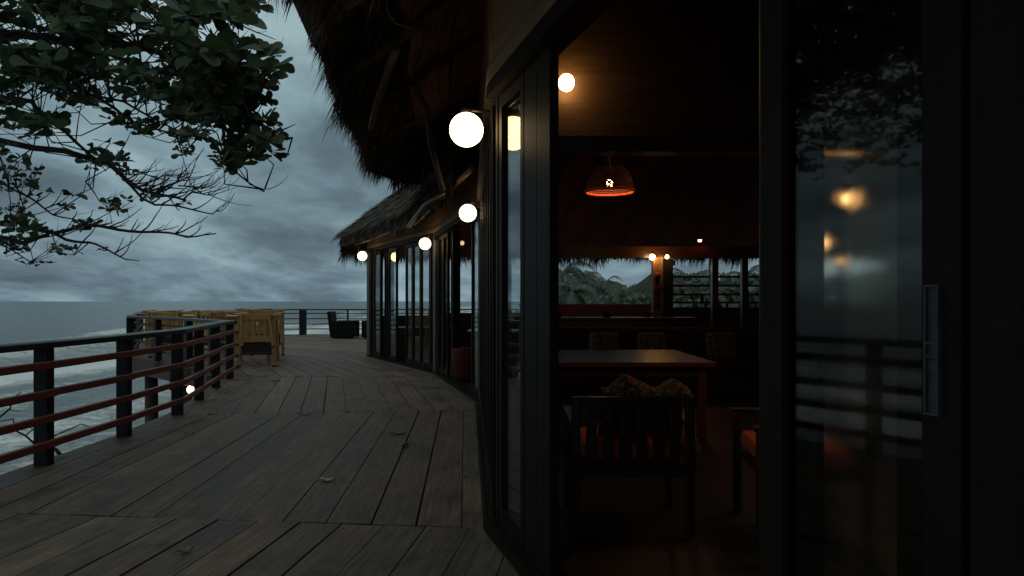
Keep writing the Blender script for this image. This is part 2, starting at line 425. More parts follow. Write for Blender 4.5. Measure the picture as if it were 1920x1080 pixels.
# ------------------------------------------------------------------ deck
def clip(poly, n, c):   # keep points with n.p <= c
    out = []
    for i in range(len(poly)):
        a = poly[i]; b = poly[(i+1) % len(poly)]
        da = n[0]*a[0]+n[1]*a[1]-c; db = n[0]*b[0]+n[1]*b[1]-c
        if da <= 0: out.append(a)
        if (da < 0 < db) or (db < 0 < da):
            t = da/(da-db); out.append((a[0]+(b[0]-a[0])*t, a[1]+(b[1]-a[1])*t))
    return out
A = Vector((-.07, 4.05, 0)); B = Vector((-.40, 9.2, 0)); Cc = Vector((-1.38, 12.8, 0)); D = Vector((-3.49, 16.8, 0))
d4 = Vector((.292, -.956, 0)).normalized()
G = A+d4*7.4
EDGE = [(-3.97, 4.42), (-3.97, 5.6), (-3.98, 6.83), (-4.08, 8.1), (-4.4, 9.34), (-4.75, 10.7), (-5.06, 12.0), (-5.85, 13.2), (-6.9, 14.5), (-9.5, 16.95), (-12.85, 23.4), (-10.2, 27.9), (-4, 28.4), (7, 28.6)]
deck = MB(); screws = MB()
def zone(poly, dr, width, off):
    dr = Vector((dr[0], dr[1])).normalized(); nr = Vector((dr.y, -dr.x))
    cs = [nr.x*p[0]+nr.y*p[1] for p in poly]; lo, hi = min(cs), max(cs)
    c = math.floor((lo-off)/width)*width+off; i = 0
    while c < hi:
        w = width
        gap = R.uniform(.004, .015)
        a, b = c+gap/2+R.uniform(-.004, .004), c+w-gap/2
        q = clip(clip(poly, (nr.x, nr.y), b), (-nr.x, -nr.y), -a)
        if len(q) >= 3:
            z0 = R.uniform(-.004, .004); tilt = R.uniform(-.004, .004)
            ou, ov = R.uniform(0, 40), R.uniform(0, 40)
            z = lambda p: z0+tilt*((nr.x*p[0]+nr.y*p[1]-a)/w-.5)*2
            uvs = [(dr.x*p[0]+dr.y*p[1]+ou, nr.x*p[0]+nr.y*p[1]+ov) for p in q]
            n = len(q); base = len(deck.v)
            deck.v += [(p[0], p[1], z(p)) for p in q]+[(p[0], p[1], -.045) for p in q]
            ar = sum(q[k][0]*q[(k+1) % n][1]-q[(k+1) % n][0]*q[k][1] for k in range(n))
            top = tuple(range(base, base+n)); deck.f.append(top if ar > 0 else top[::-1]); deck.uv.append(uvs if ar > 0 else uvs[::-1]); deck.sm.append(False)
            for k in range(n):
                k2 = (k+1) % n; deck.f.append((base+k, base+k2, base+n+k2, base+n+k)); deck.uv.append([uvs[k], uvs[k2], uvs[k2], uvs[k]]); deck.sm.append(False)
        if len(q) >= 3:
            al = [dr.x*p[0]+dr.y*p[1] for p in q]; mid_ = (a+b)/2
            for e_ in (min(al)+.10, max(al)-.10, (min(al)+max(al))/2):
                for o_ in (-.08, .08):
                    X = dr.x*(e_+R.uniform(-.01, .01))+nr.x*(mid_+o_+R.uniform(-.01, .01)); Y = dr.y*e_+nr.y*(mid_+o_)
                    if X > -3.9 or Y > 9: screws.mesh([(X+.0075*math.cos(t_*1.05), Y+.0075*math.sin(t_*1.05), z0+.0055) for t_ in range(6)], [(0, 1, 2, 3, 4, 5)])
        c += width
g = .006
zone([(-3.97, -4), (G.x+.1, -4), (G.x+.1, G.y), (A.x+.03, A.y), (-3.97, 4.42)], (.125, 1), .262, .03)
zone([(-3.97, 4.42+g*2), (A.x+.03, A.y+g*2), (B.x+.3, 8.50), (-4.12, 8.12), (-3.98, 6.83)], (-.068, 1), .275, -.035+.012)
zone([(-4.12, 8.12+g*2), (B.x+.3, 8.50+g*2), (B.x+.05, B.y), (Cc.x+.20, 12.2), (-5.10, 12.28), (-4.75, 10.7), (-4.4, 9.34)], (-.258, 1), .268, .12)
zone([(-5.12, 12.28+g*2), (Cc.x+.20, 12.2+g*2), (Cc.x+.05, 12.8), (D.x+.05, 16.75), (-9.45, 16.9), (-6.9, 14.5), (-5.85, 13.2)], (-.53, 1), .262, 0)
zone([(-9.5, 16.93), (D.x+.05, 16.79), (3, 16.9), (7, 17), (7, 28.6), (-4, 28.4), (-10.2, 27.9), (-12.85, 23.4)], (-.8, .6), .25, 0)
dk = deck.build('deck', M['deck']); tag(dk, kind='structure'); tag(screws.build('deck_screws', M['blackwood']), kind='structure')
fr = MB(); full = [(-3.97, -4)]+EDGE
for i in range(len(full)-1):
    a, b = full[i], full[i+1]
    fr.bar((a[0]+.03, a[1], -.235), (b[0]+.03, b[1], -.235), .05, .37)
for y in [i*1.3 for i in range(-2, 22)]:     # joists
    xl = -3.9 if y < 9 else (-4.3-(y-9)*.25 if y < 12 else (-5-(y-12)*.9 if y < 17 else -9.6-(y-17)*.45))
    xl = max(xl, -12) if y < 24 else -11+(y-24)*.3
    fr.bar((xl+.1, y, -.16), (1.5, y, -.16), .08, .2)
fr.mesh([(-3.9,-4,-.30),(2,-4,-.30),(2,17,-.30),(-9.3,17,-.30),(-6.8,14.6,-.30),(-5,12,-.30),(-4.1,8.5,-.30)], [(0,1,2,3,4,5,6)])  # added sheet under the boards, blocks bright sea showing through the gaps
tag(fr.build('deck_frame', M['fascia']), kind='structure')
pl = MB()
for (x, y) in [(-3.6, 1), (-3.7, 6), (-4.6, 11), (-6.6, 14.9), (-9.1, 17.2), (-12.3, 23.4), (-9.9, 27.4), (-5, 27.8), (-7, 20), (-3.6, 21), (-10, 21)]:
    pl.tube([(x, y, -.05), (x+.05, y, -9)], [.14, .18], 10)
tag(pl.build('deck_pile', M['pile']), kind='structure')

# ------------------------------------------------------------------ railings
def railing(name, label, pts, posts, ztop, zs, pw, topw, toph, railw, railh, m_post, m_top, m_rail, side=0, group=None):
    root = empty(name, (posts[0][0], posts[0][1], 0), label, 'railing')
    for k, (x, y, w) in enumerate(posts):
        j = min(range(len(pts)), key=lambda i: (pts[i][0]-x)**2+(pts[i][1]-y)**2)
        a = Vector((*pts[max(0, j-1)], 0)); b = Vector((*pts[min(len(pts)-1, j+1)], 0)); d = (b-a).normalized()
        mb = MB(); ang = math.atan2(d.y, d.x)
        Mx = Matrix.Rotation(ang-math.pi/2 if abs(ang-math.pi/2) < .7 else ang, 3, 'Z'); mb.box((x, y, (ztop-toph)/2-.01), (w, w*.8, ztop-toph+.02-.004), Mx)
        mb.build('post', m_post, root, bevel=.006)
    mt = MB()
    for i in range(len(pts)-1):
        a = Vector((*pts[i], ztop-toph/2)); b = Vector((*pts[i+1], ztop-toph/2)); e = (b-a).normalized()*.012
        mt.bar(a-e, b+e, topw, toph, bev=.008)
    mt.build('handrail', m_top, root)
    for z in zs:
        mr = MB()
        for i in range(len(pts)-1):
            a = Vector((*pts[i], z)); b = Vector((*pts[i+1], z)); d = (b-a).normalized()
            n = Vector((d.y, -d.x, 0))*side
            mr.bar(a+n-d*.01+Vector((0, 0, R.uniform(-.006, .006))), b+n+d*.01, railw, railh, bev=.006)
        mr.build('rail', m_rail, root)
    return root
near_pts = [(-3.86, -3.2), (-3.86, -1.6), (-3.86, .2), (-3.86, 2.0), (-3.86, 3.85), (-3.86, 5.63), (-3.88, 6.83), (-3.98, 8.12), (-4.29, 9.36), (-4.64, 10.7), (-4.94, 11.95)]
railing('deck_railing', 'long black timber railing with four red rails along the near deck edge', near_pts, [(x, y, .115) for x, y in near_pts], 1.02, [.83, .60, .395, .185], .15, .17, .055, .045, .062, M['blackwood'], M['rail_top'], M['redrail'], side=.085)
mid_pts = [(-4.94, 12.07), (-5.75, 13.15), (-6.8, 14.35), (-8.1, 15.6), (-9.4, 16.8), (-12.72, 23.35), (-10.1, 27.6)]
railing('terrace_railing', 'dark timber railing around the left bulge of the terrace behind the pine chairs', mid_pts, [(x, y, .16) for x, y in mid_pts[1:]]+[(-10.2, 18.4, .14), (-11.0, 20.0, .14), (-11.9, 21.7, .14)], 1.0, [.80, .58, .38, .18], .15, .15, .06, .045, .05, M['blackwood'], M['rail_top'], M['redpost'], side=.08)
far_pts = [(-10.0, 27.62), (-8.5, 27.75), (-6.7, 27.85), (-5.2, 27.95), (-3.4, 28.0), (-1.6, 28.05), (.2, 28.1), (2.2, 28.15), (4.5, 28.2)]
railing('metal_railing', 'thin dark steel railing along the far edge of the terrace by the surf', far_pts, [(x, y, .26 if i == 1 else .07) for i, (x, y) in enumerate(far_pts)], 1.04, [.86, .645, .435, .225], .15, .09, .05, .04, .04, M['blackwood'], M['farrail'], M['farrail'])

# ------------------------------------------------------------------ pavilion
ZH = 2.63
pav = empty('thatched_pavilion', (0, 8, 0), 'dark thatched beach pavilion with folding glass doors along the curved wooden deck', 'building')
def lerp(a, b, t): return a+(b-a)*t
def door_leaf(p0, p1, glass='glass', st=.06, z0=.05, z1=ZH-.09, dep=.045, handle=False, shift=0):
    p0 = Vector((p0[0], p0[1], 0)); p1 = Vector((p1[0], p1[1], 0)); d = (p1-p0).normalized(); n = Vector((d.y, -d.x, 0))*shift
    p0 = p0+n+d*.004; p1 = p1+n-d*.004
    f = MB(); h = Vector((0, 0, 1))
    for q in (p0+d*st/2, p1-d*st/2): f.bar(q+h*z0, q+h*z1, dep, st, up=d)
    f.bar(p0+d*st+h*(z0+.05), p1-d*st+h*(z0+.05), dep, .10); f.bar(p0+d*st+h*(z1-.035), p1-d*st+h*(z1-.035), dep, .07)
    door = f.build('folding_door', M['alu'], pav)
    g_ = MB(); g_.bar(p0+d*(st-.008)+h*((z0+z1)/2), p1-d*(st-.008)+h*((z0+z1)/2), .006, z1-z0-.17)
    g_.build('door_glass', M[glass], door)
    if handle:
        nn = Vector((d.y, -d.x, 0))
        if nn.x > 0: nn = -nn
        q = p1-d*st/2+nn*(dep/2); hb = MB()
        Mr = Matrix.Rotation(math.atan2(d.y, d.x), 3, 'Z'); c0 = q+h*1.262-d*.012
        for dx_, sx_ in ((-.013, .004), (.013, .004)): hb.box(c0+nn*.005+d*dx_, (sx_, .010, .236), Mr)
        for zz in (-.116, -.012, .012, .116): hb.box(c0+nn*.005+h*zz, (.022, .010, .004), Mr)
        hb.box(c0+nn*.001, (.022, .004, .232), Mr)
        hb.build('door_handle', M['handle'], door)
    return door
def wall_run(a, b, cuts, kinds, st=.055, shift=0):
    for i in range(len(cuts)-1):
        if kinds[i] is None: continue
        door_leaf(lerp(a, b, cuts[i]), lerp(a, b, cuts[i+1]), kinds[i], st, shift=shift)
def hbeam(a, b, z0, z1, w, mat, name, ext=.0):
    a = Vector((a[0], a[1], 0)); b = Vector((b[0], b[1], 0)); d = (b-a).normalized()
    m = MB(); z = (z0+z1)/2; m.bar(a-d*ext+Vector((0, 0, z)), b+d*ext+Vector((0, 0, z)), w, z1-z0); return m.build(name, mat, pav)
# posts
def ppost(p, w, mat, z1=ZH, name='post', ang=0):
    m = MB(); m.box((p[0], p[1], z1/2), (w, w, z1), Matrix.Rotation(ang, 3, 'Z')); m.build(name, mat, pav, bevel=.005)
ppost((A.x+.02, A.y+.03), .085, M['alu'], ZH, ang=.15)
ppost((B.x+.02, B.y), .12, M['post_grey'], ang=.2)
ppost((Cc.x, Cc.y), .17, M['post_grey'], ang=.35)
ppost((D.x+.04, D.y), .20, M['post_grey'], ang=.5)
# near facet
def N4(t): return A+d4*t
door_leaf(N4(.05), N4(.52), 'glass', .055)
# folded leaves stacked beside it
nin = Vector((.956, .292, 0))
door_leaf(N4(.53), N4(.915), 'glass_dark', .185, shift=0)
door_leaf(N4(.30), N4(.75), 'glass_dark', .18, shift=-.062)
door_leaf(N4(.15), N4(.59), 'glass_dark', .18, shift=-.124)
door_leaf(N4(2.44), N4(2.99), 'frost', .078, handle=True)
door_leaf(N4(2.36), N4(2.95), 'glass_in', .163, shift=-.075)
door_leaf(N4(3.00), N4(3.55), 'glass_dark', .09)
for k in range(7): door_leaf(N4(3.56+.55*k), N4(4.11+.55*k), 'glass_dark', .08)
ppost(N4(2.40)+nin*.05, .07, M['alu'], ang=-.3)
# AB facet: closed leaves with deep frames
n = 9
for i in range(n): door_leaf(lerp(A, B, .02+.96*i/n), lerp(A, B, .02+.96*(i+1)/n), 'glass', .07, dep=.085)
# BC facet
LBC = (Cc-B).length
door_leaf(lerp(B, Cc, .03), lerp(B, Cc, .165), 'glass', .05)
dBC = (Cc-B).normalized(); nBC = Vector((-dBC.y, dBC.x, 0))
if nBC.x < 0: nBC = -nBC
for k in range(3):
    q = lerp(B, Cc, .64+.02*k); door_leaf(q+nBC*.02, q+nBC*.16, 'glass_dark', .06)
door_leaf(lerp(B, Cc, .70), lerp(B, Cc, .83), 'glass_dark', .05); door_leaf(lerp(B, Cc, .83), lerp(B, Cc, .965), 'glass', .05)
# CD facet
ycut = [12.92, 13.14, 13.61, 14.03, 14.41, 14.94, 15.44, 15.98, 16.48, 16.72]
tt = [(y-12.8)/4.0 for y in ycut]
wall_run(Cc, D, tt, ['glass', 'glass', 'glass', 'glass', None, 'glass', None, 'glass', 'glass'], .05)
dCD = (D-Cc).normalized(); nCD = Vector((dCD.y, -dCD.x, 0))
if nCD.x < 0: nCD = -nCD
for k in range(3):
    q = lerp(Cc, D, (15.55+.14*k-12.8)/4.0); door_leaf(q+nCD*.02, q+nCD*.15, 'glass_dark', .06)
# tracks, headers, upper walls
for a, b in ((G, A), (A, B), (B, Cc), (Cc, D)):
    hbeam(a, b, ZH-.075, ZH, .16, M['alu'], 'head_track')
    dd = (b-a).normalized(); nn = Vector((dd.y, -dd.x, 0))
    tr = MB(); up = Vector((0, 0, .012))
    tr.bar(a+up, b+up, .20, .024)
    for off in (-.085, -.028, .028, .085): tr.bar(a+nn*off+up*2.6, b+nn*off+up*2.6, .012, .022)
    tr.build('floor_track', M['alu'], pav)
hbeam(G, A, ZH+.002, 4.15, .10, M['header'], 'upper_wall', .02)
hbeam(A, B, ZH+.002, 4.15, .10, M['header'], 'upper_wall', .02)
hbeam(B, Cc, ZH+.002, 3.15, .10, M['header'], 'upper_wall', .02)
hbeam(Cc, D, ZH+.002, 2.98, .10, M['header'], 'upper_wall', .02)
def outn(a, b):
    d = (b-a).normalized(); n_ = Vector((d.y, -d.x, 0)); return n_ if n_.x < 0 else -n_
for a, b in ((G, A), (A, B), (B, Cc), (Cc, D)):
    o_ = outn(a, b)*.065; hbeam(a+o_, b+o_, ZH+.01, ZH+.085, .03, M['header'], 'trim_board', .01)
# round eave pole in front of the second roof and light diagonal struts
pp = [B+outn(B, Cc)*.42+Vector((0, 0, 2.86)), Cc+outn(Cc, D)*.46+Vector((0, 0, 2.80)), D+outn(Cc, D)*.35+Vector((0, 0, 2.74))]
e = MB(); e.tube([pp[0]+(pp[0]-pp[1])*.35, pp[0], pp[1], pp[2]], [.035, .035, .04, .035], 8); e.build('eave_pole', M['header'], pav)

# roof one: eave polyline, ridge above
E1 = [(-.15, -5.0), (-.45, -2.0), (-.80, 0.6), (-1.12, 2.6), (-1.36, 3.8), (-1.40, 4.05), (-1.22, 4.32), (-1.24, 4.6), (-1.46, 4.98), (-1.46, 5.45), (-1.50, 5.85), (-1.70, 6.8), (-1.82, 8.15), (-2.02, 9.7), (-1.85, 10.6), (-1.0, 11.3), (0, 11.6)]
ZE = 3.22
def ridge1(y): return Vector((4.6, min(y, 8.8), 7.4))
def slopept(e, y, s): 
    r_ = ridge1(y); a = Vector((e[0], e[1], ZE)); return a+(r_-a)*s
tb = MB()
for i in range(len(E1)-1):
    a, b = E1[i], E1[i+1]
    A0, B0 = Vector((*a, ZE)), Vector((*b, ZE)); A1, B1 = ridge1(a[1]), ridge1(b[1]); u = Vector((-.15, 0, .34))
    tb.face([A0+u, B0+u, B1+u*1.0, A1+u]); tb.face([A0, A1, B1, B0]); tb.face([A0, B0, B0+u, A0+u])
# right slope and back gable closes
a0, a1 = ridge1(-5), ridge1(10)
tb.face([a0+Vector((-.15, 0, .34)), a1+Vector((-.15, 0, .34)), Vector((11, 11, 3)), Vector((11, -5, 3))])
tb.face([Vector((*E1[0], ZE)), a0+Vector((0, 0, .34)), Vector((11, -5, 3))])
roof1 = tb.build('roof', M['thatchbody'], pav)
# soffit boards under the left slope, and log rafters
sb = MB()
for i in range(2, len(E1)-1):
    for s0, s1 in ((.10, .165), (.168, .23), (.233, .30), (.303, .37)):
        a, b = E1[i], E1[i+1]; dn = Vector((.02, 0, -.06))
        q = [slopept(a, a[1], s0)+dn, slopept(b, b[1], s0)+dn, slopept(b, b[1], s1)+dn, slopept(a, a[1], s1)+dn]
        q2 = [p+Vector((0, 0, .02)) for p in q]
        sb.mesh(q+q2, [(0, 3, 2, 1), (4, 5, 6, 7), (0, 1, 5, 4), (1, 2, 6, 5), (2, 3, 7, 6), (3, 0, 4, 7)])
sb.build('soffit_board', M['soffit'], roof1)
def log(pts, r0, r1, mat=M['log'], parent=roof1, name='rafter'):
    m = MB(); n_ = len(pts); m.tube(pts, [lerp(r0, r1, i/(n_-1)) for i in range(n_)], 9); m.build(name, mat, parent)
for y in (-3, -1.2, .5, 1.9, 3.2, 4.25, 5.5, 6.9, 8.4, 9.6):
    ex = [e for e in E1 if e[1] >= y][0]
    p = [slopept((ex[0], y), y, s)+Vector((0, R.uniform(-.04, .04), -.15)) for s in (.03, .2, .4, .7, 1)]
    log(p, .045, .065)
# visible knee braces and crooked poles below the thatch
log([at(742, 95, 4.6), at(728, 130, 4.9), at(705, 200, 5.2), at(695, 240, 5.5)], .03, .022)
log([at(775, 160, 6.2), at(800, 205, 6.6), at(808, 270, 7.0), at(830, 355, 7.6)], .028, .035)
log([at(832, 362, 8.2), at(795, 385, 9.4), at(765, 425, 11)], .022, .028, M['header'])
c_ = MB(); c_.tube([at(725, -20, 4.0), at(727, 20, 4.05), at(738, 42, 4.1), at(768, 52, 4.2)], .005, 6); c_.build('cable', M['handle'], pav)

def fringe(mb, pts, count, z, inset, L, out, seed, w=.012, zj=.08, mi=0):
    rr = random.Random(seed)
    seg = [(Vector((*pts[i], z)), Vector((*pts[i+1], z))) for i in range(len(pts)-1)]
    Ls = [(b-a).length for a, b in seg]; tot = sum(Ls)
    for k in range(count):
        s = rr.random()*tot
        for (a, b), l in zip(seg, Ls):
            if s <= l: break
            s -= l
        t = s/l; d = (b-a).normalized(); o_ = Vector((-d.y, d.x, 0))
        if out is not None and o_.dot(out) < 0: o_ = -o_
        clump = .45+1.5*mnoise.noise(Vector((a.x+d.x*s, a.y+d.y*s, 0))*2.3)+.5*mnoise.noise(Vector((a.x+d.x*s, a.y+d.y*s, 7))*8)
        inn = mi+rr.random()**1.2*inset
        p = a.lerp(b, t)-o_*inn+Vector((0, 0, inn*.72+rr.uniform(-.02, zj*2.5)))
        ln = L*rr.uniform(.45, 1.0)*(.65+.55*clump)
        dr = (Vector((0, 0, -1))+o_*rr.uniform(.05, .75)+d*rr.uniform(-.35, .35)).normalized()
        dr2 = (dr+Vector((0, 0, -.55))+d*rr.uniform(-.2, .2)).normalized()
        sd = (d+o_*rr.uniform(-.8, .8)).normalized()*w*rr.uniform(.5, 1.3)
        m_ = p+dr*ln*.55; e_ = m_+dr2*ln*.45
        mb.face([p-sd, p+sd, m_+sd*.7, m_-sd*.7]); mb.face([m_-sd*.7, m_+sd*.7, e_])
f1 = MB()
fringe(f1, E1[2:], 27000, ZE+.02, .6, .29, Vector((-1, 0, 0)), 3, .0075)
fringe(f1, E1[2:], 9000, ZE-.02, 1.0, .42, Vector((-1, 0, 0)), 13, .012, mi=.3)
f1.build('thatch_fringe', M['thatch'], roof1)
# roof two
E2 = [(-.75, 8.6), (-.95, 9.3), (-1.42, 11.0), (-1.95, 12.75), (-2.9, 14.7), (-3.9, 16.5), (-4.40, 17.5)]
E2b = [(-4.40, 17.5), (-4.2, 18.4), (-3.0, 18.9), (0, 19.0), (4, 19.0), (9, 19.0), (12, 18.6)]
RA = Vector((4.4, 8.5, 6.6)); RB = Vector((4.4, 12.6, 6.6))
def z2(e): return 2.80 if e[1] < 16 else 2.74
def ridge2(e):
    t = max(0, min(1, (e[1]-8.6)/8.9)); return RA.lerp(RB, t)
def ridge2b(e):
    t = max(0, min(1, (e[0]+4.4)/16)); return RB.lerp(Vector((7, 12.6, 6.6)), t)
tb = MB(); surf = []
def slab(E, rf, zf):
    for i in range(len(E)-1):
        a, b = E[i], E[i+1]; za, zb = zf(a), zf(b)
        A0, B0 = Vector((*a, za)), Vector((*b, zb)); A1, B1 = rf(a), rf(b); u = Vector((0, 0, .30)); k = 6
        def bul(P, Q, s): return P.lerp(Q, s)+u+Vector((0, 0, .55*math.sin(min(1, s*1.5)*math.pi)**.8*.55)) 
        for j in range(k):
            s0, s1 = j/k, (j+1)/k
            tb.face([bul(A0, A1, s0), bul(B0, B1, s0), bul(B0, B1, s1), bul(A0, A1, s1)])
        tb.face([A0, A1, B1, B0]); tb.face([A0, B0, B0+u, A0+u])
        surf.append((A0, B0, A1, B1, bul))
slab(E2, ridge2, z2); ns = len(surf); slab(E2b, ridge2b, lambda e: 2.62)
tb.face([RA+Vector((0, 0, .3)), Vector((7, 12.6, 6.9)), Vector((12, 18.6, 2.6)), Vector((12, 8.5, 3))])
roof2 = tb.build('roof', M['thatchbody'], pav)
f2 = MB(); rr = random.Random(8)
for k in range(17000):
    A0, B0, A1, B1, bul = surf[rr.randrange(ns)]
    t = rr.random(); s = rr.random()**1.5*.75
    P = A0.lerp(B0, t); Q = A1.lerp(B1, t); p = bul(P, Q, s)+Vector((0, 0, rr.uniform(0, .05)))
    dn = (P-Q).normalized(); dn.z -= rr.uniform(-.05, .25); d = (B0-A0).normalized(); dn = (dn+d*rr.uniform(-.22, .22)+Vector((0, 0, rr.uniform(-.1, .14)))).normalized()
    ln = rr.uniform(.2, .55); sd = (d+Vector((0, 0, rr.uniform(-.6, .6))))*.010*rr.uniform(.6, 1.4)
    m_ = p+dn*ln*.6; e_ = m_+(dn+Vector((0, 0, -.25))).normalized()*ln*.4
    f2.face([p-sd, p+sd, m_+sd*.8, m_-sd*.8]); f2.face([m_-sd*.8, m_+sd*.8, e_])
fringe(f2, E2, 7000, 2.84, .35, .30, Vector((-1, 0, 0)), 4, .011, .1)
fringe(f2, E2b, 9000, 2.62, .3, .42, Vector((0, 1, 0)), 6, .012, .08)
f2.build('thatch_fringe', M['thatch'], roof2)
# ceiling boards in the second room: red-brown boards and rafters
cb_ = MB()
for i in range(5):
    a = E2b[min(i+1, 5)]; b = E2b[min(i+2, 6)]
    A0, B0 = Vector((*a, 2.56)), Vector((*b, 2.56)); A1, B1 = ridge2b(a)+Vector((0, 0, -.08)), ridge2b(b)+Vector((0, 0, -.08))
    cb_.face([A0, A1, B1, B0])
cb_.build('ceiling', M['redceil'], roof2)
for x in [-2.2, -1.2, -.2, .8, 1.8, 2.8, 3.8, 4.8, 5.8, 7]:
    s = Vector((x, 18.6, 2.52)); e_ = Vector((lerp(x, 5, .55), 12.6, 6.4)); log([s, s.lerp(e_, .5), e_], .055, .075, M['wall_in'], roof2)
# back and side walls
def wbox(c, s, mat, name, parent=pav): m = MB(); m.box(c, s); return m.build(name, mat, parent)
wbox((-2.6, 17.0, .5), (1.5, .12, 1.0), M['wall_in'], 'low_wall')
wbox((-.6, 17.0, .53), (2.4, .12, 1.06), M['wall_in'], 'low_wall')
wbox((2.1, 17.0, .64), (2.9, .14, 1.28), M['redceil'], 'low_wall')
wbox((6.6, 17.0, .60), (5.8, .12, 1.20), M['wall_in'], 'low_wall')
wbox((4.2, 17.0, 2.52), (15.3, .14, .16), M['header'], 'back_beam')
for x in (-3.3, -1.85, .62, 3.6, 5.0, 6.6, 8.2): ppost((x, 17.0), .16, M['header'], 2.44)
wbox((9.6, 6, 2.0), (.15, 23, 4.2), M['wall_in'], 'side_wall'); wbox((6, -4.2, 2.0), (8.2, .15, 4.2), M['wall_in'], 'side_wall')
for z in (1.32, 1.52, 1.74, 1.96): wbox((6.8, 17.0, z), (6.3, .05, .05), M['redpost'], 'cross_rail')
wbox((6.0, 18.6, .3), (7, .06, .9), M['wall_in'], 'low_wall')
fl = MB(); fl.face([(G.x+.02, G.y, -.012), (9.6, G.y-1, -.012), (9.6, 17, -.012), (D.x+.1, 17, -.012), (Cc.x+.02, Cc.y, -.012), (B.x+.03, B.y, -.012), (A.x+.03, A.y, -.012)])
tag(fl.build('interior_floor', M['floor_in']), kind='structure')
# column with lamps and red ornament
cx_, cy_ = 2.55, 12.0
m = MB(); m.box((cx_, cy_, 1.06), (.17, .17, 2.12)); col = m.build('column', M['header'], pav)
m = MB(); m.box((cx_+.20, cy_+.1, 1.05), (.17, .17, 2.1)); m.build('column', M['blackwood'], pav)
wbox((4.4, 12.15, 2.22), (9.6, .16, .2), M['darkwood'], 'cross_beam')
wbox((4.9, 12.0, 2.12), (.10, .1, .3), M['darkwood'], 'cross_beam')
for x in (3.62, 4.15, 4.9): ppost((x, 12.2), .11, M['darkwood'], 2.12)
# added panel and beam behind the near bulb to catch its halo
wbox((1.15, 4.05, 2.98), (2.3, .06, 1.34), M['bulb_backing'], 'backing_panel')
wbox((1.15, 4.0, 2.26), (2.3, .12, .09), M['darkwood'], 'cross_beam')
wbox((4.85, 4.11, 3.3), (9.3, .05, 1.6), M['wall_in'], 'backing_panel')

# ------------------------------------------------------------------ lamps
def globe_lamp(c, r, wallp, label, mat='globe', group='white globe lamps on wall brackets'):
    c = Vector(c); wp = Vector(wallp)
    root = empty('globe_lamp', wp, label, 'lamp', group)
    m = MB(); m.sphere(c, r, 32, 20); m.build('globe', M[mat], root)
    b = MB(); top = c+Vector((0, 0, r+.02)); b.tube([top-Vector((0, 0, .03)), top+Vector((0, 0, .015))], [.035, .03], 10)
    b.tube([top, Vector((wp.x, wp.y, top.z+.005))], .009, 8); b.box((wp.x, wp.y, top.z), (.05, .05, .11))
    b.build('bracket', M['brass'], root)
    return root
globe_lamp((-.282, 4.22, 2.41), .105, (-.115, 4.30, 2.45), 'largest globe lamp glowing beside the nearest glass door corner')
globe_lamp((-.53, 8.2, 2.41), .105, (-.39, 8.25, 2.45), 'second globe lamp from the camera, hanging over the doorway with the red curtain')
globe_lamp((-1.60, 12.56, 2.41), .108, (-1.42, 12.66, 2.45), 'third globe lamp, on the grey post between the doorway and the far glass panes')
globe_lamp((-3.50, 15.96, 2.41), .108, (-3.25, 16.2, 2.45), 'smallest globe lamp at the far corner under the thatch tip')
globe_lamp((-7.3, 15.55, -.66), .10, (-7.55, 15.15, -.5), 'globe lamp fixed below the terrace edge, seen between the near railing posts', group='white globe lamps on wall brackets')
bs = MB(); bs.bar((-7.55, 15.12, -.1), (-7.55, 15.12, -.62), .05, .05); bs.build('terrace_lamp_bracket', M['brass'], bpy.data.objects['deck_frame'], rel=(0, 0, 0))

def bulb(c, r, label, mat, cord, name='light_bulb'):
    c = Vector(c); root = empty(name, c+Vector((0, 0, cord)), label, 'light bulb')
    m = MB(); m.sphere(c, r, 20, 12, 1.1); m.build('glass_bulb', M[mat], root)
    b = MB(); b.tube([c+Vector((0, 0, r*.9)), c+Vector((0, 0, r*1.9))], [r*.5, r*.42], 10); b.tube([c+Vector((0, 0, r*1.8)), c+Vector((0, 0, cord))], .004, 5)
    b.build('socket', M['brass'], root); return root
nb = bulb((.3152, 3.955, 2.617), .046, 'bright bare bulb glowing on the lintel just inside the near doorway', 'bulb', .3)
bpy.data.objects.remove([c for c in nb.children if c.name.startswith('socket')][0]); nb.location = (.3152, 4.018, 2.617)
for c in nb.children: c.location = Vector((0, -.0, 0)); c.data.transform(Matrix.Translation((0, -.063, .3)))
m = MB(); m.tube([(.3152, 3.985, 2.617), (.3152, 4.022, 2.617)], [.026, .034], 14); m.build('socket', M['brass'], nb)
bulb((2.44, 11.87, 2.12), .048, 'small bright bulb left of the orange lit column', 'bulb2', .1)
bulb((2.68, 11.80, 2.12), .03, 'smaller amber bulb right of the orange lit column', 'bulb2', .1)
bulb((.30, 16.4, 2.25), .03, 'tiny amber bulb at the left end of the garden opening', 'bulb2', .15)
bulb((-1.05, 14.4, 2.58), .045, 'dim small bulb high in the far doorway', 'dimled', .5)
for (u, v, y, lb) in ((1590, 373, 4.4, 'upper warm bulb glowing through the hazy door pane'), (1541, 455, 5.2, 'warm bulb glowing at the left edge of the hazy door pane'), (1577, 490, 7.5, 'faint bulb low behind the hazy door pane'), (1545, 150, 4.6, 'dim bulb high behind the hazy door pane')):
    p = at(u, v, y); bulb(p, .032 if 160 < v < 460 else .018, lb, 'bulb3' if 160 < v < 460 else 'bulb2', .5)
p = at(1252, 503, 14.0); q = globe_lamp(p, .095, p+Vector((.15, .1, .1)), 'pale globe lamp half hidden behind the inner column', 'coolglobe')
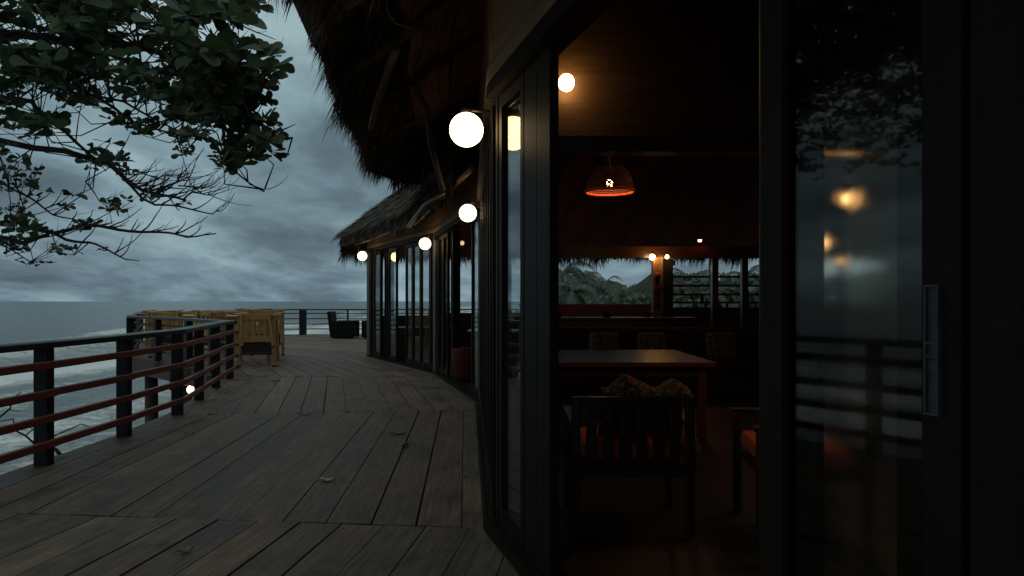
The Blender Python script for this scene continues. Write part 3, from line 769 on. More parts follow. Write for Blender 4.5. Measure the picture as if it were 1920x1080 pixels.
for (u, v, y, mt, lb) in ((1313, 451, 12.0, 'redled', 'tiny red indicator light on the cross beam'), (1438, 402, 8.0, 'dimled', 'tiny amber indicator light near the door frame')):
    p = at(u, v, y); m = MB(); m.sphere(p, .014, 10, 6); m.box(p+Vector((0, .03, 0)), (.05, .035, .035)); o = m.build('indicator_light', M[mt], None, rel=p); tag(o, lb, 'light')
# woven shade
def shade(c, r, h):
    c = Vector(c); root = empty('pendant_lamp', c+Vector((0, 0, h+.6)), 'red woven dome pendant lampshade hanging inside the near doorway', 'lamp')
    m = MB(); prof = [(1.0, 0), (.97, .18), (.90, .42), (.82, .62), (.72, .8), (.55, .93), (.3, 1.0), (.10, 1.0)]
    def rad(t):
        for (r0, z0), (r1, z1) in zip(prof, prof[1:]):
            if z0 <= t <= z1 and z1 > z0: return lerp(r0, r1, (t-z0)/(z1-z0))
        return .1
    nrib = 26
    for k in range(nrib):
        a = 2*math.pi*k/nrib; m.tube([c+Vector((math.cos(a)*r*rr_, math.sin(a)*r*rr_, h*z)) for rr_, z in prof], .0042, 5)
    for j in range(13):
        t = j/13; m.tube([c+Vector((math.cos(2*math.pi*k/40)*r*(rad(t)+(.012 if (k+j) % 2 else -.012)), math.sin(2*math.pi*k/40)*r*(rad(t)+(.012 if (k+j) % 2 else -.012)), h*t)) for k in range(41)], .0068, 5)
    m.build('lamp_shade', M['cane'], root)
    ring = MB(); ring.tube([c+Vector((math.cos(2*math.pi*k/40)*r*1.01, math.sin(2*math.pi*k/40)*r*1.01, -.004)) for k in range(41)], .011, 6); ring.build('rim', M['orange'], root)  # orange rim carries the bulb's glow in its colour
    b = MB(); b.sphere(c+Vector((.0, 0, h*.30)), .026, 14, 10); b.build('light_bulb', M['bulb3'], root)
    s = MB(); s.tube([c+Vector((0, 0, h*.5)), c+Vector((0, 0, h*.62))], .014, 8); s.tube([c+Vector((0, 0, h*.6)), c+Vector((0, 0, h+.6))], .004, 5); s.build('cord', M['blackwood'], root)
yl = 5.0
c = at(1143, 358, yl); shade(c, 45/F*yl, 46/F*yl)

# ------------------------------------------------------------------ interior furniture
def rect_table(name, label, x0, x1, y0, y1, z, mat, th=.045, leg=.08, apron=True, cat='table'):
    root = empty(name, ((x0+x1)/2, (y0+y1)/2, 0), label, cat)
    m = MB(); nb = 5
    for i in range(nb):
        a = y0+(y1-y0)*i/nb; b = y0+(y1-y0)*(i+1)/nb-.004; m.box(((x0+x1)/2, (a+b)/2, z-th/2), (x1-x0, b-a, th))
    m.build('table_top', mat, root, bevel=.004)
    for x in (x0+.12, x1-.12):
        for y in (y0+.12, y1-.12): q = MB(); q.box((x, y, (z-th)/2-.001), (leg, leg, z-th-.002)); q.build('leg', mat, root)
    if apron:
        q = MB(); q.box(((x0+x1)/2, y0+.12, z-th-.05), (x1-x0-.34, .03, .1)); q.box(((x0+x1)/2, y1-.12, z-th-.05), (x1-x0-.34, .03, .1)); q.build('apron', mat, root)
    return root
rect_table('dining_table', 'long polished dark wood table just inside the near doorway', .30, 2.0, 6.65, 8.4, .755, M['tabletop'])
rect_table('bar_counter', 'dark counter with a shining front edge below the garden opening', .5, 2.95, 10.9, 11.5, 1.09, M['darkwood'], leg=.1, cat='counter')
# dining chair with slatted back, seen from behind
def dining_chair(x, y, rz, label, cloth=True):
    root = empty('dining_chair', (x, y, 0), label, 'chair', 'dark slatted dining chairs', rz)
    W = .72; T = .80
    P = lambda mb, nm, mt, bev=.004: mb.build(nm, mt, root, rel=(0, 0, 0), bevel=bev)
    for sx in (-1, 1):
        m = MB(); m.bar((sx*(W/2-.03), 0, 0), (sx*(W/2-.03), .0, T), .05, .05); P(m, 'leg', M['darkwood'])
        m = MB(); m.bar((sx*(W/2-.03), .56, 0), (sx*(W/2-.03), .56, .62), .05, .05); P(m, 'leg', M['darkwood'])
        m = MB(); m.bar((sx*(W/2-.03), .0, .64), (sx*(W/2-.03), .6, .64), .06, .03); P(m, 'armrest', M['darkwood'])
    m = MB(); m.bar((-W/2+.06, 0, T-.03), (W/2-.06, 0, T-.03), .035, .06); m.bar((-W/2+.06, 0, .36), (W/2-.06, 0, .36), .035, .05)
    for k in range(6): xx = lerp(-W/2+.12, W/2-.12, k/5); m.bar((xx, 0, .385), (xx, 0, T-.06), .022, .060, up=(1, 0, 0))
    P(m, 'backrest', M['darkwood'])
    m = MB(); m.box((0, .29, .385), (W-.12, .52, .05)); P(m, 'seat', M['darkwood'])
    m = MB(); m.box((0, .30, .47), (W-.14, .5, .11)); P(m, 'seat_cushion', M['orange'], .03)
    return root
dining_chair(.70, 3.95, 0, 'dark slatted chair with orange seat cushion under the patterned cloth, backing the doorway')
def draped_cloth(x, y, z, w, label):
    mb = MB(); nx, ny = 30, 16; vs = []; uvs = []
    for j in range(ny):
        for i in range(nx):
            s = i/(nx-1); t = j/(ny-1)
            bulge = .04+.08*math.exp(-((s-.32)/.17)**2)+.05*math.exp(-((s-.85)/.14)**2)
            ang = math.pi*(t*1.15-.05)
            if t < .5: px = y-.03-.035*math.sin(ang)
            px = y+.10-.13*math.cos(math.pi*t)
            pz = z+bulge*math.sin(math.pi*t)+.008*math.sin(s*22+t*5)
            if t > .8: pz -= (t-.8)*1.4
            if t < .12: pz -= (.12-t)*.3
            vs.append((x+(s-.5)*w, px, pz)); uvs.append((s*w*1.9, t*.62))
    for j in range(ny-1):
        for i in range(nx-1):
            idx = [j*nx+i, j*nx+i+1, (j+1)*nx+i+1, (j+1)*nx+i]; mb.face([vs[k] for k in idx], [uvs[k] for k in idx], True)
    o = mb.build('patterned_cloth', M['print'], None, rel=(x, y, z))
    sm = o.modifiers.new('s', 'SOLIDIFY'); sm.thickness = .006
    tag(o, label, 'cloth')
draped_cloth(.79, 3.99, .79, .52, 'teal and red ring patterned cloth draped over the back of the slatted chair')
def cushion(c, w, h, t, rz, tilt, mat, label, name='cushion', group='cushions on the bench'):
    mb = MB(); n_ = 12; vs = []; uv = []
    for sd in (1, -1):
        for j in range(n_+1):
            for i in range(n_+1):
                a = i/n_*2-1; b = j/n_*2-1
                k = (1-abs(a)**2.6)*(1-abs(b)**2.6); pin = 1-.07*(a*a*b*b)
                vs.append(Vector((a*w/2*(1-.08*(1-a*a)*0)*pin, sd*t/2*max(0, k)**.45, b*h/2*pin)))
    Mx = Matrix.Rotation(rz, 3, 'Z') @ Matrix.Rotation(tilt, 3, 'X'); N_ = (n_+1)**2
    vs = [Mx @ v+Vector(c) for v in vs]
    for sd in (0, 1):
        for j in range(n_):
            for i in range(n_):
                q = [sd*N_+j*(n_+1)+i, sd*N_+j*(n_+1)+i+1, sd*N_+(j+1)*(n_+1)+i+1, sd*N_+(j+1)*(n_+1)+i]
                if sd: q = q[::-1]
                mb.face([vs[k] for k in q], [((k % (n_+1))/n_*w*1.6, ((k % N_)//(n_+1))/n_*h*1.6) for k in q], True)
    o = mb.build(name, mat, None, rel=c); tag(o, label, 'cushion', group)
# bench along counter with cushions
bn = empty('bench', (2.0, 9.9, 0), 'dark upholstered bench with cushions behind the long table', 'bench')
m = MB(); m.box((2.4, 9.9, .42), (4.6, .6, .12)); m.build('seat', M['canvas'], bn, bevel=.02)
m = MB(); m.box((2.4, 10.25, .68), (4.6, .14, .55)); m.build('backrest', M['canvas'], bn, bevel=.03)
m = MB(); m.box((2.4, 9.9, .18), (4.4, .5, .358)); m.build('base', M['darkwood'], bn)
cushion((1.35, 9.95, .70), .46, .42, .16, .1, -.25, M['print'], 'red patterned cushion left on the bench')
cushion((2.05, 10.0, .70), .44, .40, .16, -.1, -.2, M['print'], 'green patterned cushion in the middle of the bench')
cushion((3.05, 9.95, .70), .48, .42, .16, .15, -.25, M['print'], 'large patterned cushion at the right end of the bench')
dining_chair(1.98, 4.05, 1.45, 'dark slatted chair with a bright orange cushion right of the near chair')
# objects on the back sill and counter
for i, x in enumerate((.75, 1.55, 2.2)):
    p = Vector((x, 11.15, 1.092)); m = MB(); m.tube([p, p+Vector((0, 0, .05)), p+Vector((0, 0, .10))], [.06, .10, .075], 14); o = m.build('bowl', M['redcloth'], None, rel=p)
    tag(o, ['low red bowl at the left end of the counter', 'low red bowl in the middle of the counter', 'low red bowl near the column on the counter'][i], 'bowl', 'bowls on the counter')
rb = random.Random(4); k = 0
for i in range(14):
    x = 4.6+i*.26+rb.uniform(-.05, .05); zz = 1.205; hh = rb.uniform(.18, .3); rad_ = rb.uniform(.03, .045)
    p = Vector((x, 16.95+rb.uniform(-.02, .02), zz-.002)); m = MB(); m.tube([p, p+Vector((0, 0, hh*.55)), p+Vector((0, 0, hh*.72)), p+Vector((0, 0, hh))], [rad_, rad_, rad_*.35, rad_*.35], 10)
    o = m.build('bottle', M['bottle'], None, rel=p); tag(o, 'small glass bottle in the row on the dark back sill', 'bottle', 'bottles on the back sill')
# red ornament on column, red cloths near far doorway
def hanging(pos, label, L, r, mat):
    p = Vector(pos); m = MB(); n_ = 9
    m.tube([p+Vector((.01*math.sin(i*2.1), -.0, -L*i/n_)) for i in range(n_+1)], [r*(.35 if i == 0 else .75+.35*math.sin(i*1.7)) for i in range(n_+1)], 10)
    m.tube([p, p+Vector((0, 0, .12))], .006, 5)
    o = m.build('hanging_ornament', mat, None, rel=p); tag(o, label, 'ornament')
hanging((2.53, 11.86, 1.86), 'long red ornament hanging on the orange lit column', .62, .055, M['redcloth'])
hanging(at(857, 495, 12.6), 'red folded parasol hanging at the left jamb of the far doorway', .56, .045, M['redcloth'])
# red stool in doorway
st_ = empty('round_stool', (-.82, 11.6, 0), 'dark red round upholstered stool standing inside the far doorway', 'stool')
m = MB(); m.tube([(-.82, 11.6, .03), (-.82, 11.6, .42), (-.82, 11.6, .56)], [.20, .21, .205], 24); m.build('body', M['redcloth'], st_, bevel=.02)
m = MB(); m.tube([(-.82, 11.6, 0), (-.82, 11.6, .03)], [.17, .17], 16); m.build('base', M['blackwood'], st_)
rect_table('dining_table', 'dark table seen through the far doorway', -.9, .9, 13.5, 14.6, .76, M['darkwood'])
rect_table('dining_table', 'dark table behind the far glass panes at the corner', -2.7, -1.4, 15.3, 16.3, .76, M['darkwood'])

# ------------------------------------------------------------------ terrace furniture
def pine_chair(loc, rz, label, tip=0.0, lift=0.0):
    """armchair of pine with slatted back, tipped forward against a table; local +Y is the way it faces"""
    root = empty('pine_armchair', loc, label, 'chair', 'tipped pine armchairs on the terrace', rz)
    W = .66
    T_ = Matrix.Translation((0, 0, lift)) @ Matrix.Rotation(tip, 4, 'X')
    def P(mb, nm, mt, bev=.006):
        mb.v = [tuple(T_ @ Vector(v)) for v in mb.v]; mb.build(nm, mt, root, rel=(0, 0, 0), bevel=bev)
    m = MB()
    m.bar((-W/2, 0, 1.03), (W/2, 0, 1.03), .04, .12); m.bar((-W/2, 0, .58), (W/2, 0, .58), .04, .13)
    for k in range(6): xx = lerp(-W/2+.035, W/2-.035, k/5); m.bar((xx, 0, .645), (xx, 0, .972), .022, .065, up=(1, 0, 0))
    P(m, 'backrest', M['pine'])
    m = MB(); m.box((0, .02, .40), (W-.06, .03, .20)); P(m, 'seat_panel', M['canvas'])
    m = MB(); m.bar((-W/2+.02, .0, .275), (W/2-.02, 0, .275), .04, .05); P(m, 'seat_rail', M['redpost'])
    for sx in (-1, 1):
        m = MB(); m.bar((sx*(W/2+.03), .03, .03), (sx*(W/2+.02), .02, 1.06), .05, .07); P(m, 'leg', M['pine'])
        m = MB(); m.bar((sx*(W/2+.03), .03, .0), (sx*(W/2+.03), .03, .035), .055, .075); P(m, 'foot_pad', M['blackwood'])
        m = MB(); m.bar((sx*(W/2-.05)+.0, -.06, 1.10), (sx*(W/2-.02)+.07, -.14, .44), .06, .045, up=(1, 0, 0)); P(m, 'leg', M['pine'])
        m = MB(); m.bar((sx*(W/2-.02)+.07, -.14, .435), (sx*(W/2-.02)+.073, -.143, .405), .05, .04, up=(1, 0, 0)); P(m, 'foot_pad', M['blackwood'])
        m = MB(); m.bar((sx*(W/2+.05), -.06, 1.085), (sx*(W/2+.05), .52, 1.10), .09, .028); P(m, 'armrest', M['pine'])
    return root
def pine_table(loc, rz, w, l, label, z=.98):
    root = empty('pine_table', loc, label, 'table', 'pine tables on the terrace', rz)
    P = lambda mb, nm, mt=M['pine']: mb.build(nm, mt, root, rel=(0, 0, 0), bevel=.005)
    m = MB(); nb = 7
    for i in range(nb): yy = lerp(-l/2, l/2, (i+.5)/nb); m.box((0, yy, z), (w, l/nb-.012, .035))
    P(m, 'table_top')
    m = MB()
    for s in (-1, 1): m.box((0, s*(l/2-.06), z-.065), (w-.1, .03, .09)); m.box((s*(w/2-.05), 0, z-.065), (.03, l-.15, .09))
    P(m, 'apron')
    for sx in (-1, 1):
        for sy in (-1, 1): m = MB(); m.bar((sx*(w/2-.05), sy*(l/2-.1), 0), (sx*(w/2-.09), sy*(l/2-.1), z-.02), .08, .06); P(m, 'leg')
    return root
pine_table((-5.66, 15.0, 0), .2, .92, 1.6, 'pine table right behind the foremost tipped chair', z=1.03)
pine_chair((-5.25, 14.02, 0), .04, 'foremost tipped pine armchair, its slatted back and dark seat facing the camera')
pine_chair((-5.85, 16.35, 0), math.pi+.1, 'tipped pine armchair at the far end of the nearest table', lift=.05)
pine_chair((-6.45, 15.0, 0), -math.pi/2+.1, 'tipped pine armchair on the left side of the nearest table', lift=.02)
pine_table((-7.9, 17.2, 0), -.15, 1.5, 1.2, 'middle pine table surrounded by tipped chairs')
pine_chair((-7.35, 16.25, 0), -.2, 'tipped pine armchair in front of the middle table', tip=-.2, lift=.05)
pine_chair((-8.3, 16.35, 0), .1, 'tipped pine armchair left in front of the middle table', lift=.0)
pine_table((-9.45, 19.6, 0), -.08, 2.3, 1.1, 'longest pine table at the terrace corner by the dark railing', z=1.0)
pine_chair((-9.75, 18.85, 0), .0, 'tipped pine armchair at the left end of the longest table')
pine_chair((-8.9, 18.8, 0), .1, 'tipped pine armchair in the middle of the longest table')
pine_chair((-8.0, 19.2, 0), -.3, 'tipped pine armchair at the right end of the longest table', tip=-.15)
pine_chair((-7.0, 18.4, 0), .2, 'tipped pine armchair standing behind the middle table', lift=.06)
pine_chair((-6.45, 17.3, 0), -.15, 'tipped pine armchair between the nearest and the middle table', lift=.03)
# rattan armchairs
def rattan(loc, rz, label):
    root = empty('rattan_armchair', loc, label, 'chair', 'black rattan armchairs on the far terrace', rz)
    P = lambda mb, nm: mb.build(nm, M['rattan'], root, rel=(0, 0, 0), bevel=.03)
    m = MB(); m.box((0, 0, .24), (.80, .70, .40)); P(m, 'seat')
    m = MB(); m.bar((0, -.40, .04), (0, -.52, .98), .84, .12, up=(0, 1, 0)); P(m, 'backrest')
    for s in (-1, 1): m = MB(); m.box((s*.46, .02, .33), (.12, .78, .62)); P(m, 'armrest')
    return root
rattan((-6.15, 25.2, 0), -math.pi/2, 'black rattan armchair by the far steel railing, left one of two')
rattan((-5.05, 25.0, 0), math.pi/2+.3, 'black rattan armchair half hidden behind the grey corner post')

# fallen leaves on the deck
def fallen(u, v, L, ang, mat, label):
    y = F*H/(v-VH); p = Vector(((u-960)/F*y, y, .012)); m = MB(); dr = Vector((math.cos(ang), math.sin(ang), 0)); sd = Vector((-dr.y, dr.x, 0)); n_ = 7
    prof = [.03, .2, .32, .36, .3, .17, .02]
    for i in range(n_-1):
        a = p+dr*L*(i/(n_-1)-.5); b = p+dr*L*((i+1)/(n_-1)-.5); za = .010+.008*math.sin(i*1.3); zb = .010+.008*math.sin((i+1)*1.3)
        for s in (-1, 1): m.face([a+Vector((0, 0, za*.3)), b+Vector((0, 0, zb*.3)), b+sd*s*L*prof[i+1]*.9+Vector((0, 0, zb)), a+sd*s*L*prof[i]*.9+Vector((0, 0, za))], None, True)
    m.tube([p-dr*L*.5, p-dr*L*.62+Vector((0, 0, .006))], .002, 5)
    o = m.build('fallen_leaf', mat, None, rel=p); sm = o.modifiers.new('s', 'SOLIDIFY'); sm.thickness = .002; tag(o, label, 'leaf', 'fallen leaves on the deck')
fallen(612, 903, .13, .25, M['paleleaf'], 'pale fallen leaf in the middle of the deck boards')
fallen(746, 814, .16, .1, M['deadleaf'], 'curled brown fallen leaf right of the deck centre')
fallen(760, 838, .10, 1.2, M['bark'], 'small dark fallen leaf beside the curled brown one')
fallen(571, 778, .14, .2, M['deadleaf'], 'tan fallen leaf at the second board joint')
fallen(345, 1038, .09, .7, M['deadleaf'], 'yellowish fallen leaf on the nearest boards at the left')
fallen(518, 716, .12, .3, M['bark'], 'tiny dark fallen leaf on the boards near the pine chairs')
fallen(924, 948, .08, 1.3, M['bark'], 'dark fallen leaf against the glass door track')
fallen(354, 816, .08, .3, M['deadleaf'], 'small leaf fallen near the third railing post')

# ------------------------------------------------------------------ tree
def add_leaf(mb, p, dr, up, L, W=.30, curl=.12):
    dr = dr.normalized(); sd = dr.cross(up+dr*.01)
    if sd.length < 1e-4: sd = dr.cross(Vector((1, 0, 0)))
    sd.normalize(); nn = sd.cross(dr)
    prof = [(0, .03), (.28, .36), (.52, .72), (.74, 1.0), (.91, .86), (1.0, .30)]
    cen = [p+dr*L*t+nn*(-curl*L*t*t) for t, _ in prof]
    b = len(mb.v); vs = []
    for c_, (t, w_) in zip(cen, prof): vs += [c_, c_+sd*L*W*w_+nn*L*.05*w_, c_-sd*L*W*w_+nn*L*.05*w_]
    fs = []
    for i in range(len(prof)-1):
        a = 3*i; fs += [(a, a+3, a+4, a+1), (a, a+2, a+5, a+3)]
    mb.mesh(vs, fs, True)
def sub(pts, n_):
    out = []
    for i in range(len(pts)-1):
        for k in range(n_): out.append(Vector(pts[i]).lerp(Vector(pts[i+1]), k/n_))
    return out+[Vector(pts[-1])]
def tree():
    rr = random.Random(21)
    base = Vector((-9.5, 8.5, ground_z(-6, 8.5)+1.0))
    root = empty('almond_tree', (-9.6, 11.2, -8.0), 'broad leaved tree reaching over the deck from the left with bare twigs below', 'tree')
    tr = MB(); tr.tube([(-9.6, 11.2, -8.6), (-9.5, 11.1, -4), (-9.7, 11.0, -.5), (-9.6, 10.8, 2.0), (-9.8, 10.3, 4.5), (-10, 9.6, 7.5)], [.36, .30, .26, .22, .16, .06], 12)
    br = MB(); nodes = []
    limbs = [
        ([(-9.65, 10.9, .6), at(-150, 430, 8.6), at(0, 450, 7.4), at(45, 455, 7.3), at(90, 440, 7.2)], .045, .02),
        ([at(20, 405, 7.4), at(55, 425, 7.3), at(105, 438, 7.2), at(150, 422, 7.1), at(200, 428, 7.0), at(260, 434, 6.9), at(310, 438, 6.8), at(350, 442, 6.7), at(405, 438, 6.6)], .030, .006),
        ([at(95, 432, 7.2), at(125, 450, 7.2), at(165, 455, 7.1), at(205, 470, 7.0), at(235, 485, 7.0), at(260, 490, 6.9)], .020, .004),
        ([(-9.65, 10.8, 2.2), at(-110, 250, 7.9), at(60, 270, 6.9), at(150, 290, 6.7), at(200, 312, 6.6), at(230, 335, 6.5), at(262, 355, 6.4), at(300, 362, 6.4), at(345, 375, 6.3)], .042, .010),
        ([at(290, 362, 6.4), at(310, 345, 6.4), at(335, 338, 6.35), at(333, 330, 6.3)], .012, .005),
        ([at(335, 348, 6.35), at(365, 352, 6.3), at(378, 355, 6.3)], .007, .003),
        ([at(345, 373, 6.3), at(358, 362, 6.25), at(390, 362, 6.2), at(395, 356, 6.2)], .009, .003),
        ([at(235, 338, 6.5), at(262, 372, 6.4), at(290, 385, 6.3), at(330, 388, 6.2), at(370, 395, 6.2), at(400, 400, 6.1), at(410, 390, 6.1)], .014, .004),
        ([(-9.8, 10.4, 4.0), at(-80, 60, 7.4), at(120, 70, 6.2), at(260, 90, 5.8), at(370, 120, 5.5), at(440, 190, 5.3), at(500, 240, 5.1), at(548, 258, 5.0)], .06, .005),
        ([at(260, 90, 5.8), at(330, 40, 5.6), at(410, 20, 5.5), at(460, 30, 5.4)], .03, .006),
        ([at(370, 120, 5.5), at(440, 115, 5.3), at(500, 130, 5.2)], .02, .005),
        ([at(400, 150, 5.4), at(420, 240, 5.3), at(430, 310, 5.2), at(470, 345, 5.2), at(500, 365, 5.15), at(502, 355, 5.1)], .012, .003),
        ([at(110, 150, 6.6), at(190, 190, 6.4), at(250, 230, 6.2), at(320, 245, 6.1), at(370, 260, 6.0)], .022, .004),
        ([at(100, 140, 6.6), at(150, 175, 6.5), at(230, 190, 6.3), at(300, 225, 6.2), at(340, 245, 6.1), at(332, 262, 6.1)], .018, .004),
        ([at(0, 340, 7.2), at(50, 372, 7.1), at(100, 400, 7.0), at(150, 415, 6.9)], .014, .006),
        ([at(-20, 455, 7.5), at(20, 470, 7.4), at(60, 488, 7.4), at(105, 492, 7.3)], .012, .003),
        ([at(-30, 180, 7), at(60, 190, 6.8), at(120, 250, 6.7), at(180, 300, 6.6)], .03, .012),
        ([at(180, 300, 6.6), at(240, 315, 6.4), at(300, 328, 6.3), at(320, 322, 6.3)], .010, .003),
        ([at(160, 340, 6.8), at(190, 380, 6.7), at(215, 392, 6.7), at(235, 396, 6.7)], .006, .002),
    ]
    for pts, r0, r1 in limbs:
        s = sub(pts, 3); n_ = len(s)
        s = [p+Vector((mnoise.noise(p*2.1), mnoise.noise(p*2.1+Vector((5, 0, 0))), mnoise.noise(p*2.1+Vector((0, 5, 0)))))*(.05 if 0 < i < n_-1 else 0) for i, p in enumerate(s)]
        rad_ = [lerp(r0, r1, (i/(n_-1))**.8) for i in range(n_)]
        br.tube(s, rad_, 7); nodes += [(p, r_) for p, r_ in zip(s, rad_)]
    # side twigs with upturned tips on limbs with radius small
    def twig(p, d, L, r0):
        q = [p]; n_ = 5
        for i in range(n_):
            d = (d+Vector((rr.uniform(-.22, .22), rr.uniform(-.2, .2), rr.uniform(-.05, .28)))).normalized(); q.append(q[-1]+d*L/n_)
        br.tube(q, [lerp(r0, r0*.35, i/n_) for i in range(n_+1)], 5)
        return q
    bare = [n_ for n_ in nodes if n_[1] < .022]
    for k in range(175):
        p, r_ = bare[rr.randrange(len(bare))]
        u = 960+p.x/p.y*F; v = VH-(p.z-H)/p.y*F
        if u > 430 and rr.random() < .8: continue
        q = twig(p, Vector((rr.uniform(.3, 1), rr.uniform(-.5, .5), rr.uniform(-.3, .5))), rr.uniform(.1, .42), min(r_*.7, .007)+.0015)
        if rr.random() < .5: twig(q[3], Vector((rr.uniform(.2, 1), rr.uniform(-.5, .5), rr.uniform(-.1, .7))), rr.uniform(.08, .2), .003)
    lf = MB()
    def rosette(c_, L, nl, axis, spread=1.0):
        for i in range(nl):
            a = 2.4*i+rr.uniform(-.4, .4); t = Vector((math.cos(a), math.sin(a), rr.uniform(-.35, .45)))
            dr = (t*spread+axis*rr.uniform(.2, .9)).normalized()
            add_leaf(lf, c_+dr*.01, dr, Vector((rr.uniform(-1, 1), rr.uniform(-1.6, .6), rr.uniform(0, 1))), L*rr.uniform(.6, 1.1), rr.uniform(.24, .32), rr.uniform(.0, .25))
    blobs = [  # u, v, ru, rv, depth, count, leaf length
        (60, 20, 170, 130, 6.3, 140, .19), (230, 20, 150, 90, 5.9, 150, .17), (370, 55, 90, 75, 5.4, 95, .165),
        (60, 150, 130, 85, 6.6, 120, .15), (310, 120, 110, 70, 5.7, 105, .155), (430, 130, 60, 62, 5.2, 50, .155),
        (380, 205, 75, 60, 5.5, 70, .14), (455, 215, 50, 50, 5.2, 38, .13), (450, 285, 42, 42, 5.2, 32, .125), (500, 265, 26, 30, 5.05, 9, .13),
        (90, 265, 120, 42, 6.8, 46, .12), (180, 315, 75, 30, 6.7, 34, .11), (30, 325, 60, 36, 7.0, 14, .11),
        (90, 370, 80, 28, 7.1, 9, .11), (25, 430, 46, 42, 7.3, 24, .12), (275, 262, 42, 38, 6.2, 8, .11), (232, 205, 50, 40, 6.3, 8, .12), (345, 280, 22, 22, 6.1, 6, .09),
        (495, 130, 18, 40, 5.1, 6, .16), (440, 20, 35, 28, 5.4, 9, .16), (160, 425, 14, 14, 7.0, 3, .12), (150, 150, 60, 50, 6.5, 22, .14), (215, 372, 25, 25, 6.8, 4, .1), (285, 365, 14, 22, 6.4, 3, .09), (345, 375, 10, 6, 6.3, 1, .09),
        (75, 495, 26, 5, 7.4, 3, .08), (120, 465, 25, 12, 7.2, 4, .1), (190, 465, 8, 4, 7.1, 1, .09)]
    for (u, v, ru, rv, dep, cnt, L) in blobs:
        for k in range(cnt):
            a = rr.uniform(0, 2*math.pi); q = math.sqrt(rr.random())
            uu, vv = u+ru*q*math.cos(a), v+rv*q*math.sin(a); y = dep+rr.uniform(-.9, .9)*(1 if ru > 60 else .4)
            # natural gaps
            if ru > 60 and mnoise.noise(Vector((uu*.014, vv*.018, 2.5))) < -.03: continue
            p = at(uu, vv, y)
            nd = min(rr.sample(nodes, min(60, len(nodes))), key=lambda n_: (n_[0]-p).length_squared)
            if (nd[0]-p).length < 1.6:
                mid = nd[0].lerp(p, .55)+Vector((rr.uniform(-.1, .1), rr.uniform(-.1, .1), rr.uniform(-.12, .02)))
                if rr.random() < .6: br.tube([nd[0], mid, p], [.007, .005, .003], 5)
            rosette(p, L*rr.uniform(.75, 1.15), rr.randint(5, 8), Vector((rr.uniform(-.2, .7), rr.uniform(-.5, .3), rr.uniform(-.2, .8))))
    # crown outside the frame, packed dense to darken the pane's reflection
    for k in range(6500):
        th = rr.uniform(0, 2*math.pi); ph = rr.uniform(-.7, 1.3); q = rr.random()**.4
        p = Vector((-8.6+4.2*q*math.cos(th)*math.cos(ph), 5.4+4.6*q*math.sin(th)*math.cos(ph), 5.6+3.0*q*math.sin(ph)))
        if p.x > -.76*p.y-.5: continue
        rosette(p, rr.uniform(.15, .22), 6, Vector((0, 0, .5)))
    tr.build('trunk', M['bark'], root); br.build('branch', M['bark'], root); lf.build('crown', M['leaf'], root)
tree()
# bare shrub outside the railing, lower left
def shrub():
    rr = random.Random(3); root = MB()
    for pts, r0 in (([at(-30, 800, 7.0), at(5, 778, 6.9), at(20, 765, 6.9), at(18, 750, 6.9), at(40, 735, 6.9)], .012), ([at(16, 768, 6.9), at(40, 772, 6.9)], .005),
                    ([at(125, 862, 6.6), at(110, 848, 6.6), at(95, 835, 6.6), at(68, 835, 6.6), at(48, 817, 6.6), at(28, 807, 6.6), at(25, 786, 6.6), at(0, 790, 6.6)], .014),
                    ([at(48, 817, 6.6), at(65, 802, 6.6), at(40, 795, 6.6)], .007), ([at(95, 838, 6.6), at(70, 808, 6.6), at(52, 800, 6.6)], .009),
                    ([at(95, 820, 6.7), at(125, 807, 6.7), at(152, 795, 6.7), at(172, 802, 6.7)], .009), ([at(113, 853, 6.5), at(104, 842, 6.5), at(96, 838, 6.6)], .02)):
        s = sub(pts, 3); root.tube(s, [lerp(r0, r0*.4, i/(len(s)-1)) for i in range(len(s))], 6)
    tagd = [at(113, 853, 6.5), Vector((-4.9, 6.8, -1.5)), Vector((-5.3, 7.4, -4)), Vector((-5.5, 7.6, -8))]
    root.tube(tagd, [.02, .03, .05, .08], 8); root.tube([at(-30, 800, 7.0), Vector((-5.6, 7.2, -1.5)), Vector((-5.3, 7.4, -4))], [.012, .02, .03], 7)
    o = root.build('bare_shrub', M['bark'], None, rel=(-5.5, 7.6, -8)); tag(o, 'leafless shrub with thin twigs rising outside the near railing', 'shrub')
shrub()

